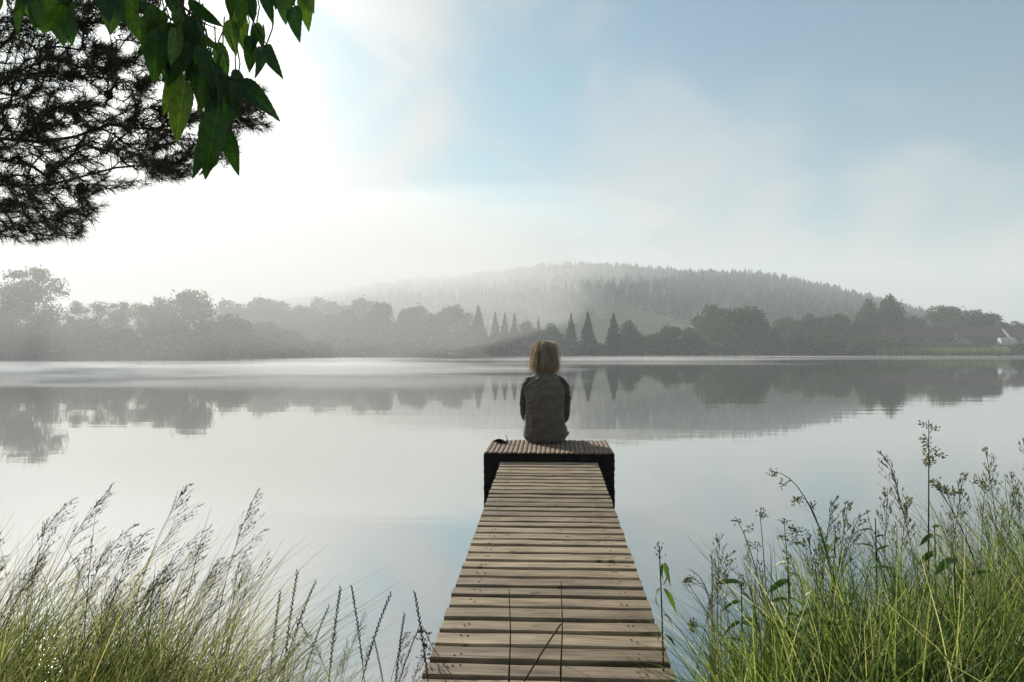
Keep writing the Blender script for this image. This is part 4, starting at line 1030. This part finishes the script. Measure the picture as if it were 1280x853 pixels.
twig([(375, -150, 1.14), (366, -60, 1.12), (374, -16, 1.1)], .003); twig([(228, 8, 1.1), (252, 28, 1.1), (275, 38, 1.12)], .002)
twig([(282, 98, 1.1), (276, 132, 1.1), (287, 164, 1.1)], .0016); twig([(-40, -120, 1.2), (60, -60, 1.16), (140, -10, 1.12), (200, 14, 1.12), (222, 30, 1.1)], .005); twig([(20, -150, 1.2), (15, -40, 1.15), (40, 10, 1.12)], .003)

# ------------------------------------------------------------------ bank grass
def blades(name, base, h, lean, width, mat, label, seg=5):
    n = len(base); an = rng.random(n) * math.pi; t = np.linspace(0, 1, seg + 1)
    bow = rng.normal(size=n) * 0.10
    cx = base[:, 0, None] + (lean[:, 0, None] * t ** 1.8 + bow[:, None] * t * (1 - t)) * h[:, None]
    cyy = base[:, 1, None] + (lean[:, 1, None] * t ** 1.8) * h[:, None]
    ll = np.linalg.norm(lean, axis=1)
    cz = base[:, 2, None] + h[:, None] * (t - 0.30 * np.clip(ll, 0, 1.6)[:, None] * t ** 2.2)
    wv_ = width[:, None] * np.clip(1 - t, 0.04, 1)[None] ** 0.6 * 0.5
    ux, uy = np.cos(an)[:, None] * wv_, np.sin(an)[:, None] * wv_
    Va = np.stack([cx + ux, cyy + uy, cz], -1); Vb = np.stack([cx - ux, cyy - uy, cz], -1)
    Vv = np.stack([Va, Vb], 2).reshape(-1, 3); m_ = 2 * (seg + 1)
    k = np.arange(n)[:, None] * m_ + (np.arange(seg) * 2)[None]
    qd = np.stack([k, k + 1, k + 3, k + 2], -1).reshape(-1, 4)
    o = link(name, mesh_np(name, Vv, qd, None, True), mat); tag(o, label, 'grass', kind='stuff'); return o
def scatter(n, px0, px1, d0, d1, hx, hy, spread=0.25, lx=0.0, ly=0.0, ls=0.3, w0=.003, w1=.006):
    px = px0 + (px1 - px0) * rng.random(n); d = d0 + (d1 - d0) * rng.random(n)
    base = np.array([P(a_, 440, b_)[:] for a_, b_ in zip(px, d)])
    keep = (base[:, 1] < bank_edge(base[:, 0]) + 0.12) & ((np.abs(base[:, 0]) > 0.37) | (base[:, 1] < 1.08))
    px, base = px[keep], base[keep]; n = len(px)
    base[:, 2] = height(base[:, 0], base[:, 1]) - 0.02
    h = np.interp(px, hx, hy) * (1 - spread + 1.3 * spread * rng.random(n))
    lean = np.stack([lx + ls * rng.normal(size=n), ly + ls * rng.normal(size=n)], 1)
    return base, h, lean, w0 + (w1 - w0) * rng.random(n)
b_, h_, l_, w_ = scatter(2700, -120, 560, 1.35, 2.5, [-120, 0, 250, 330, 385, 460, 560], [.60, .60, .56, .44, .26, .21, .18], .55, .42, 0, .22, .0022, .0048)
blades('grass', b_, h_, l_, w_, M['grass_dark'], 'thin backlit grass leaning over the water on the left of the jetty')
b_, h_, l_, w_ = scatter(1500, -120, 400, 1.35, 2.3, [-120, 0, 250, 400], [.36, .36, .33, .22], .5, .2, 0, .35, .003, .007)
b2, h2, l2, w2 = scatter(1500, -60, 210, 1.4, 2.3, [-60, 210], [.40, .36], .5, .25, 0, .3, .003, .007)
blades('grass', np.vstack([b_, b2]), np.concatenate([h_, h2]), np.vstack([l_, l2]), np.concatenate([w_, w2]), M['grass'], 'green undergrowth below the backlit leaning grass')
b_, h_, l_, w_ = scatter(16500, 838, 1480, 1.3, 2.75, [838, 900, 960, 1100, 1300, 1480], [.10, .33, .50, .57, .64, .70], .55, .04, 0, .33, .003, .0065)
blades('grass', b_, h_, l_, w_, M['grass'], 'tall dense sunlit grass on the bank right of the jetty')
b_, h_, l_, w_ = scatter(8000, 850, 1480, 1.3, 2.6, [850, 900, 960, 1480], [.12, .26, .38, .46], .5, 0, 0, .45, .004, .009)
blades('grass', b_, h_, l_, w_, M['grass'], 'short thick undergrowth on the bank right of the jetty')
b_, h_, l_, w_ = scatter(1100, 1000, 1480, 1.5, 2.5, [1000, 1480], [.54, .72], .3, .05, 0, .25, .003, .005)
blades('grass', b_, h_, l_, w_, M['straw'], 'pale straw coloured stalks among the right bank grass')
b_, h_, l_, w_ = scatter(120, 540, 870, 0.9, 1.06, [540, 640, 700, 780, 870], [.50, .48, .48, .56, .58], .35, .02, 0, .14, .0014, .0026)
blades('grass', b_, h_, l_, w_, M['stem'], 'thin sparse stems rising before the near jetty planks')

b_, h_, l_, w_ = scatter(1300, 880, 1480, 1.4, 2.5, [880, 960, 1480], [.34, .44, .56], .45, .02, 0, .4, .008, .014)
blades('grass', b_, h_, l_, w_, M['weed_blade'], 'broad light green blades mixed into the right bank grass', 7)
b_, h_, l_, w_ = scatter(1700, -120, 420, 1.5, 2.4, [-120, 0, 300, 420], [.52, .52, .46, .3], .5, .38, 0, .25, .0022, .004)
blades('grass', b_, h_, l_, w_, M['straw'], 'pale dry stalks glowing among the backlit leaning grass')
# seed stalks that can be picked apart
def spikelet(mb, p_, d_, ln, ra):
    u = d_.orthogonal().normalized(); v = d_.cross(u); m_ = p_ + d_ * ln * .45
    mb.add([p_, m_ + u * ra, m_ + v * ra, m_ - u * ra, m_ - v * ra, p_ + d_ * ln], [(0, 2, 1), (0, 3, 2), (0, 4, 3), (0, 1, 4), (5, 1, 2), (5, 2, 3), (5, 3, 4), (5, 4, 1)])
def bez(a, b_, c, t): return a * (1 - t) ** 2 + b_ * 2 * t * (1 - t) + c * t * t
def panicle_template(seed_, lean, head, dense, upright=False):
    rs = random.Random(seed_); a, m_, c = Vector((0, 0, 0)), Vector((lean * .12, 0, .62)), Vector((lean, 0, 1.0))
    st = MB(); st.tube([bez(a, m_, c, t) for t in np.linspace(0, 1, 11)], [.0024 - .0017 * i / 10 for i in range(11)], 4)
    sd = MB()
    nb = int(11 * dense)
    for i in range(nb):
        t = 1 - head * (1 - i / nb) ** .9; p_ = bez(a, m_, c, t); tg = (bez(a, m_, c, min(1, t + .03)) - p_ + Vector((1e-4, 0, 1e-4))).normalized()
        for q_ in range(rs.randint(1, 3)):
            an = rs.uniform(0, 6.28); sd_ = Vector((math.cos(an), math.sin(an), 0)); bl = (1 - (t - 1 + head) / head) * .10 + .022
            bl *= rs.uniform(.6, 1.1); e_ = p_ + (tg * .8 + sd_ * .38).normalized() * bl + Vector((.3 * bl * (lean > .1), 0, -.12 * bl))
            st.tube([p_, e_], [.0006, .0004], 3, False)
            for s_ in range(rs.randint(3, 6)):
                f = rs.uniform(.35, 1.05); sp = p_.lerp(e_, f); dd = (tg + sd_ * rs.uniform(-.5, .6) + Vector((rs.uniform(-.3, .3), rs.uniform(-.3, .3), rs.uniform(-.3, .1)))).normalized()
                spikelet(sd, sp, dd, rs.uniform(.010, .017), .0015)
    s_ = st.mesh('stem'); h_ = sd.mesh('seed_head'); return s_, h_
def spike_template(seed_, lean):
    rs = random.Random(seed_); a, m_, c = Vector((0, 0, 0)), Vector((lean * .3, 0, .6)), Vector((lean, 0, 1.0))
    st = MB(); st.tube([bez(a, m_, c, t) for t in np.linspace(0, 1, 9)], [.0034 - .0018 * i / 8 for i in range(9)], 5); sd = MB()
    for i in range(34):
        t = .58 + .42 * i / 33; p_ = bez(a, m_, c, t); tg = (bez(a, m_, c, min(1.0, t + .02)) - bez(a, m_, c, t - .02)).normalized(); s_ = 1 if i % 2 else -1
        u = tg.cross(Vector((0, 1, 0))).normalized()
        spikelet(sd, p_, (tg + u * s_ * .32 + Vector((0, rs.uniform(-.2, .2), 0))).normalized(), .026, .0034)
    return st.mesh('stem'), sd.mesh('seed_head')
def stalk(name, tmpl, tip, rot, label, group, ms, mh):
    """place a stalk so that it grows from the bank and its tip ends at the given point"""
    s_, h_ = tmpl; top = max(v.co.z for v in s_.vertices); tv = max(s_.vertices, key=lambda v: v.co.z).co
    x, y = tip.x, tip.y
    for _ in range(4):
        zb = float(height(x, y)) - .02; sc_ = (tip.z - zb) / top; off = Matrix.Rotation(rot, 3, 'Z') @ Vector((tv.x * sc_, tv.y * sc_, 0)); x, y = tip.x - off.x, tip.y - off.y
    e = empty(name, (x, y, zb), rot); tag(e, label, 'grass stalk', group)
    for nm, me, mt in (('stem', s_, ms), ('seed_head', h_, mh)):
        o = link(nm, me, None, e)
        if not me.materials: me.materials.append(M[mt])
        o.scale = (sc_,) * 3
        if nm == 'seed_head': o['kind'] = 'stuff'
        if me.materials[0] != M[mt]: o.material_slots[0].link = 'OBJECT'; o.material_slots[0].material = M[mt]
    return e
PT = [panicle_template(s, l_, hd_, dn) for s, l_, hd_, dn in ((1, .36, .30, 1.3), (2, .28, .22, 1.0), (3, .45, .34, 1.2), (4, .20, .28, 1.1), (5, .40, .20, .9), (6, .52, .26, 1.1), (7, .30, .36, 1.0), (8, .15, .2, .8))]
PU = [panicle_template(s, l_, hd_, dn) for s, l_, hd_, dn in ((11, .08, .34, 1.5), (12, -.10, .30, 1.2), (13, .16, .30, 1.4))]
SP = [spike_template(s, l_) for s, l_ in ((1, .10), (2, .26), (3, -.14))]
for i, (x, y) in enumerate(((140, 606), (238, 606), (250, 628), (322, 612), (92, 622), (332, 660), (338, 688), (60, 650))):
    lb = ['tall brown seed head standing clear above the backlit bank grass', 'long bent seed stalk reaching farthest over the water'][i in (3, 5, 6)]
    stalk('grass_stalk', PT[i % 8], P(x, y, 1.95 + .06 * (i % 4)), random.uniform(-.3, .3), lb, 'tall seed stalks of the left bank' if i not in (3, 5, 6) else 'bent stalks over the water', 'stem_dark', 'seed_brown')
for i in range(74):
    x = random.uniform(-30, 335); y = random.uniform(648, 780) + max(0, x - 280) * .3
    stalk('grass_stalk', PT[random.randrange(8)], P(x, y, random.uniform(1.6, 2.25)), random.uniform(-.5, .4), 'thin brown seed stalk leaning toward the jetty in the backlit bank grass', 'leaning seed stalks of the left bank', 'stem_dark', 'seed_brown')
for i, (x, y, d) in enumerate(((371, 717, 2.0), (393, 730, 2.0), (440, 736, 1.95), (425, 738, 2.05), (487, 745, 2.0), (519, 744, 1.95), (350, 742, 2.0), (523, 786, 1.8), (468, 800, 1.8), (505, 770, 1.95), (410, 760, 1.9))):
    stalk('grass_stalk', SP[i % 3], P(x, y, d), random.uniform(-.6, .6), 'dark narrow grass spike standing against the water between jetty and backlit grass', 'dark spikes left of the jetty', 'stem_dark', 'stem_dark')
for i in range(14):
    stalk('grass_stalk', PT[random.randrange(8)], P(random.uniform(340, 530), random.uniform(760, 835), random.uniform(1.75, 2.1)), random.uniform(-2, 2), 'short wispy seed stalk among the dark spikes by the jetty', 'short stalks by the jetty', 'stem_dark', 'seed_brown')
for i, (x, y) in enumerate(((1232, 560), (1278, 548), (1098, 566), (1060, 628), (1010, 668), (1046, 622), (1205, 592), (1262, 590), (1085, 640), (1135, 622), (900, 668), (918, 690), (935, 676), (948, 700), (890, 712), (1190, 640), (1225, 632), (1255, 630), (1270, 610), (1110, 610), (980, 690), (1025, 660))):
    stalk('grass_stalk', PU[i % 3], P(x, y, 1.85 + .07 * (i % 6)), random.uniform(-3, 3), 'fine airy seed panicle above the sunlit bank grass', 'airy panicles of the right bank', 'stem', 'seed_green' if i % 3 else 'straw')

# clumped seed heads on arching stems (right bank)
def cocksfoot(base, mid, tip, clumps, label, d, group=None, r0=.0026, size=1.0):
    a, m_, c = P(*base, d), P(*mid, d), P(*tip, d + random.uniform(-.1, .1))
    g_ = float(height(a.x, a.y)) - .03; a.z = g_
    e = empty('cocksfoot_stalk', a); tag(e, label, 'grass stalk', group)
    st = MB(); st.tube([bez(a, m_, c, t) - a for t in np.linspace(0, 1, 16)], [r0 - r0 * .7 * i / 15 for i in range(16)], 6)
    st.build('stem', M['stem'], e, True)
    for (px, py, n_) in clumps:
        q_ = P(px, py, d + random.uniform(-.03, .03)); sd = MB(); tg = min((bez(a, m_, c, t) for t in np.linspace(.5, 1, 24)), key=lambda w_: (w_ - q_).length + max(0, w_.z - q_.z) * 1.2)
        axis = (q_ - tg).normalized() if (q_ - tg).length > .004 else Vector((0, 0, 1))
        for k in range(n_ * 4):
            off = Vector((random.gauss(0, 1), random.gauss(0, 1), random.gauss(0, .8))) * .0052 * size
            spikelet(sd, q_ - a + off - axis * .006, (axis + off * 90 + Vector((random.uniform(-.4, .4), random.uniform(-.4, .4), random.uniform(-.2, .3)))).normalized(), random.uniform(.007, .011) * size, .0020 * size)
        sd.build('seed_clump', M['seed_green'], e)['kind'] = 'stuff'
        if (q_ - tg).length > .008:
            b2 = MB(); b2.tube([tg - a, q_ - a], [.0008, .0006], 4, False); b2.build('side_stalk', M['stem'], e)
cocksfoot((1158, 850), (1161, 690), (1161, 528), [(1157, 531, 6), (1168, 534, 3), (1154, 549, 4), (1153, 557, 4), (1169, 564, 4), (1178, 568, 4), (1158, 566, 3), (1160, 573, 6), (1161, 579, 5)], 'tallest straight stalk with clumped seed heads above all the sunlit bank grass', 1.85, None, .0034)
cocksfoot((1090, 850), (1045, 590), (966, 590), [(964, 594, 5), (970, 591, 3), (980, 605, 4)], 'long arching stalk whose clumped tip hangs farthest over the water', 1.95)
cocksfoot((1085, 850), (1035, 615), (1000, 622), [(997, 625, 6), (993, 628, 4), (1016, 632, 4)], 'lower of two parallel arching stalks with hanging clumps', 1.95)
cocksfoot((1000, 850), (955, 700), (920, 648), [(921, 651, 5), (938, 661, 4), (943, 681, 3), (946, 686, 2)], 'stalk with a few pale clumps leaning toward the jetty', 2.0, None)
cocksfoot((1010, 850), (985, 720), (980, 650), [(981, 652, 6), (992, 660, 7), (996, 664, 5), (1003, 664, 3), (977, 672, 5), (994, 677, 7), (1005, 680, 3)], 'stalk crowded with pale green clumps beside the leaning stalk', 1.95)
cocksfoot((970, 850), (960, 740), (950, 643), [(952, 643, 6), (955, 642, 4)], 'stalk with one round clump at its tip near the leaning stalk', 2.0)
cocksfoot((1262, 850), (1240, 690), (1165, 602), [(1167, 602, 6), (1173, 608, 7), (1181, 612, 8), (1186, 616, 8), (1194, 615, 6), (1201, 640, 4)], 'stalk with a dense drooping row of clumps beside the tallest stalk', 1.9)
cocksfoot((1225, 850), (1222, 700), (1232, 598), [(1231, 609, 6), (1240, 602, 6), (1232, 604, 4), (1220, 600, 5)], 'stalk with three round clumps behind the drooping row', 2.0)
cocksfoot((880, 850), (915, 730), (862, 712), [(860, 726, 6), (864, 722, 5), (856, 728, 4)], 'short bent stalk with a yellowish clump near the jetty edge', 2.05)
cocksfoot((905, 850), (900, 760), (868, 785), [(866, 779, 7), (862, 784, 6), (868, 788, 5)], 'low stalk with a yellow green clump beside the leafy weed', 2.0)

# ------------------------------------------------------------------ leafy weeds
WL = [leaf_mesh(21, .24, .35, .55, False, 9, name='leaf'), leaf_mesh(22, .28, .3, .8, False, 9, name='leaf'), leaf_mesh(23, .34, .2, .35, True, 9, name='leaf')]
for m_ in WL: m_.materials.append(M['weed_leaf'])
def weed(base, top, d, leaves, label, group=None, tipclump=True):
    a, c = P(*base, d), P(*top, d); a.z = min(a.z, float(height(a.x, a.y)) - .02)
    e = empty('leafy_weed', a); tag(e, label, 'weed', group)
    m_ = a.lerp(c, .5) + Vector((.012, 0, 0)); st = MB(); st.tube([bez(a, m_, c, t) - a for t in np.linspace(0, 1, 9)], [.0036 - .002 * i / 8 for i in range(9)], 6); st.build('stem', M['stem'], e, True)
    for (bx, by, tx_, ty_, k) in leaves:
        pb, pt = P(bx, by, d), P(tx_, ty_, d + random.uniform(-.05, .05)); ax = pt - pb; ln = ax.length; ax.normalize()
        za = Vector((0, 0, 1)) + Vector((random.uniform(-.3, .3), -0.5, 0)); za = (za - ax * za.dot(ax)).normalized(); ya = za.cross(ax)
        mt = Matrix((ax, ya, za)).transposed().to_4x4(); mt.translation = pb - a; o = link('leaf', WL[k], None, e); o.matrix_local = mt @ Matrix.Diagonal((ln, ln, ln, 1))
    if tipclump:
        sd = MB()
        for k in range(22): spikelet(sd, c - a + Vector((random.gauss(0, .006), random.gauss(0, .006), random.uniform(-.03, .012))), Vector((random.uniform(-1, 1), random.uniform(-1, 1), .8)).normalized(), .010, .002)
        sd.build('bud', M['weed_leaf'], e)
weed((829, 838), (824, 684), 2.05, [(829, 704, 822, 727, 0), (830, 703, 850, 720, 1), (831, 704, 834, 722, 0), (826, 736, 804, 752, 1), (829, 735, 852, 760, 1), (829, 768, 853, 778, 1), (830, 793, 845, 798, 0), (829, 790, 818, 800, 0)], 'upright weed with drooping lance leaves beside the jetty edge')
weed((1020, 840), (1044, 664), 1.95, [(1040, 690, 1030, 672, 0), (1042, 680, 1052, 662, 0), (1038, 700, 1020, 690, 0), (1040, 698, 1058, 690, 0), (1036, 715, 1050, 702, 0)], 'bright yellow green weed with upright narrow leaves', 'upright bright weeds', False)
weed((1092, 840), (1094, 648), 1.9, [(1094, 668, 1086, 650, 0), (1095, 672, 1112, 662, 0), (1094, 686, 1078, 672, 0), (1095, 690, 1110, 676, 0), (1094, 700, 1082, 694, 0)], 'bright yellow green weed with upright narrow leaves', 'upright bright weeds', False)
weed((1166, 850), (1168, 660), 1.8, [(1166, 668, 1150, 676, 2), (1168, 668, 1190, 676, 2), (1166, 660, 1178, 652, 2), (1167, 690, 1150, 700, 2)], 'weed with broad toothed leaf pairs at the foot of the tallest stalk', None, False)
weed((1075, 880), (1084, 800), 1.65, [(1080, 812, 1050, 826, 2), (1082, 810, 1112, 824, 2), (1080, 820, 1062, 848, 2), (1084, 806, 1098, 786, 2), (1082, 815, 1104, 846, 2), (1080, 806, 1066, 790, 2), (1080, 830, 1040, 846, 2)], 'low rosette of broad green leaves deep in the sunlit bank grass', None, False)
for i in range(9):
    bx = 935 + 38 * i + random.uniform(-14, 14); ty_ = random.uniform(690, 770); d_ = random.uniform(1.6, 1.95); lv = []
    for k in range(7):
        yy = ty_ + 4 + k * random.uniform(10, 15); sg = 1 if k % 2 else -1; ll = random.uniform(17, 30)
        lv.append((bx, yy, bx + sg * ll, yy + random.uniform(-10, 8), random.choice((0, 2, 2))))
    weed((bx - 4, 860), (bx, ty_), d_, lv, 'leafy green weed growing up through the sunlit bank grass', 'leafy weeds in the sunlit bank grass', i % 3 == 0)
for (x, y, lb) in ((1044, 812, 'small pink clover head low beside the broad leaf rosette'), (1204, 846, 'small pink clover head at the foot of the sunlit bank grass'), (1266, 822, 'small pink clover head among the pale straw stalks')):
    p_ = P(x, y, 1.6); zb = float(height(p_.x, p_.y)); e = empty('clover', (p_.x, p_.y, zb)); tag(e, lb, 'flower')
    mb = MB(); mb.tube([(0, 0, -.02), (.004, 0, (p_.z - zb) * .6), (0, 0, p_.z - zb)], .0012, 5); mb.build('stem', M['stem'], e)
    mb = MB()
    for k in range(46):
        d_ = Vector((random.gauss(0, 1), random.gauss(0, 1), random.gauss(.3, 1))).normalized(); spikelet(mb, Vector((0, 0, p_.z - zb)) + d_ * .003, d_, .009, .0016)
    mb.build('flower_head', M['pink'], e)
# orange dead leaf blade
pb, pt = P(911, 852, 1.75), P(926, 824, 1.78); e = empty('dead_leaf', (pb.x, pb.y, float(height(pb.x, pb.y)))); tag(e, 'bright orange dead leaf blade low in the grass by the jetty', 'leaf')
me = leaf_mesh(40, .26, .5, .15, False, 9, name='blade'); me.materials.append(M['orange']); o = link('blade', me, None, e)
ax = (pt - pb).normalized(); za = Vector((.3, -1, .3)); za = (za - ax * za.dot(ax)).normalized(); mt = Matrix((ax, za.cross(ax), za)).transposed().to_4x4(); mt.translation = pb - e.location; ln = (pt - pb).length * 1.3
o.matrix_local = mt @ Matrix.Diagonal((ln, ln, ln, 1))
mb = MB(); mb.tube([(0, 0, -.02), (pb - e.location) * .6 + Vector((.01, 0, 0)), pb - e.location], .0022, 5); mb.build('stem', M['straw'], e)
# pale dry reed stems by the jetty
for i, (x, y, d) in enumerate(((890, 688, 1.85), (897, 756, 1.85), (889, 742, 1.8), (901, 760, 1.85), (893, 766, 1.8), (886, 775, 1.85))):
    p_ = P(x, y, d); q_ = P(x - 4 + 3 * (i % 3), 850, d); zb = float(height(q_.x, q_.y)) - .05
    e = empty('dry_reed', (q_.x, q_.y, zb)); tag(e, 'pale sunlit dry reed stem standing at the water beside the jetty', 'reed', 'dry reed stems by the jetty')
    mb = MB(); v_ = p_ - Vector(e.location); mb.tube([(0, 0, 0), v_ * .5 + Vector((.004, 0, 0)), v_], [.0042, .0034, .0009], 5); mb.build('stem', M['straw'], e)
    mb = MB(); u = v_ * .35; mb.add([u, u + Vector((.006, 0, .03)), u + Vector((.02 - .03 * (i % 2), 0, .15)), u + Vector((-.002, 0, .03))], [(0, 1, 2, 3)]); mb.build('leaf', M['straw'], e)
# two added stalks standing in for shadow lines on the near planks, one forked
def shadow_stalk(pts, fork, label):
    q_ = [P(x, y, d) for x, y, d in pts]; e = empty('shadow_line_stalk', (q_[0].x, q_[0].y, float(height(q_[0].x, q_[0].y)) - .02)); tag(e, label, 'stalk'); o_ = Vector(e.location)
    c_ = q_[-1] - o_; m_ = c_ * .5 + Vector((.006, 0, .01)); sm_ = [bez(Vector((0, 0, 0)), m_, c_, t) + Vector((.0012 * math.sin(t * 23), 0, 0)) for t in np.linspace(0, 1, 24)]
    mb = MB(); mb.tube(sm_, [.0024 * (1 - .72 * (i / 23) ** 2) * (1.0 + .3 * (i % 6 == 0)) for i in range(24)], 6); mb.build('stem', M['stem_dark'], e, True)
    if fork:
        mb = MB(); mb.tube([P(*v_) - o_ for v_ in fork], [.0013, .0014, .0012], 5); mb.build('side_stem', M['stem_dark'], e, True)
shadow_stalk([(629, 870, 1.12), (634, 830, 1.13), (634, 790, 1.15), (639, 762, 1.16), (637, 736, 1.18)], None, 'straight thin stalk standing in for a shadow line on the jetty planks')
shadow_stalk([(692, 870, 1.12), (698, 838, 1.13), (698, 790, 1.15), (704, 756, 1.16), (702, 727, 1.18)], [(701, 780, 1.12), (682, 808, 1.10), (655, 852, 1.08)], 'forked thin stalk standing in for a shadow line on the jetty planks')
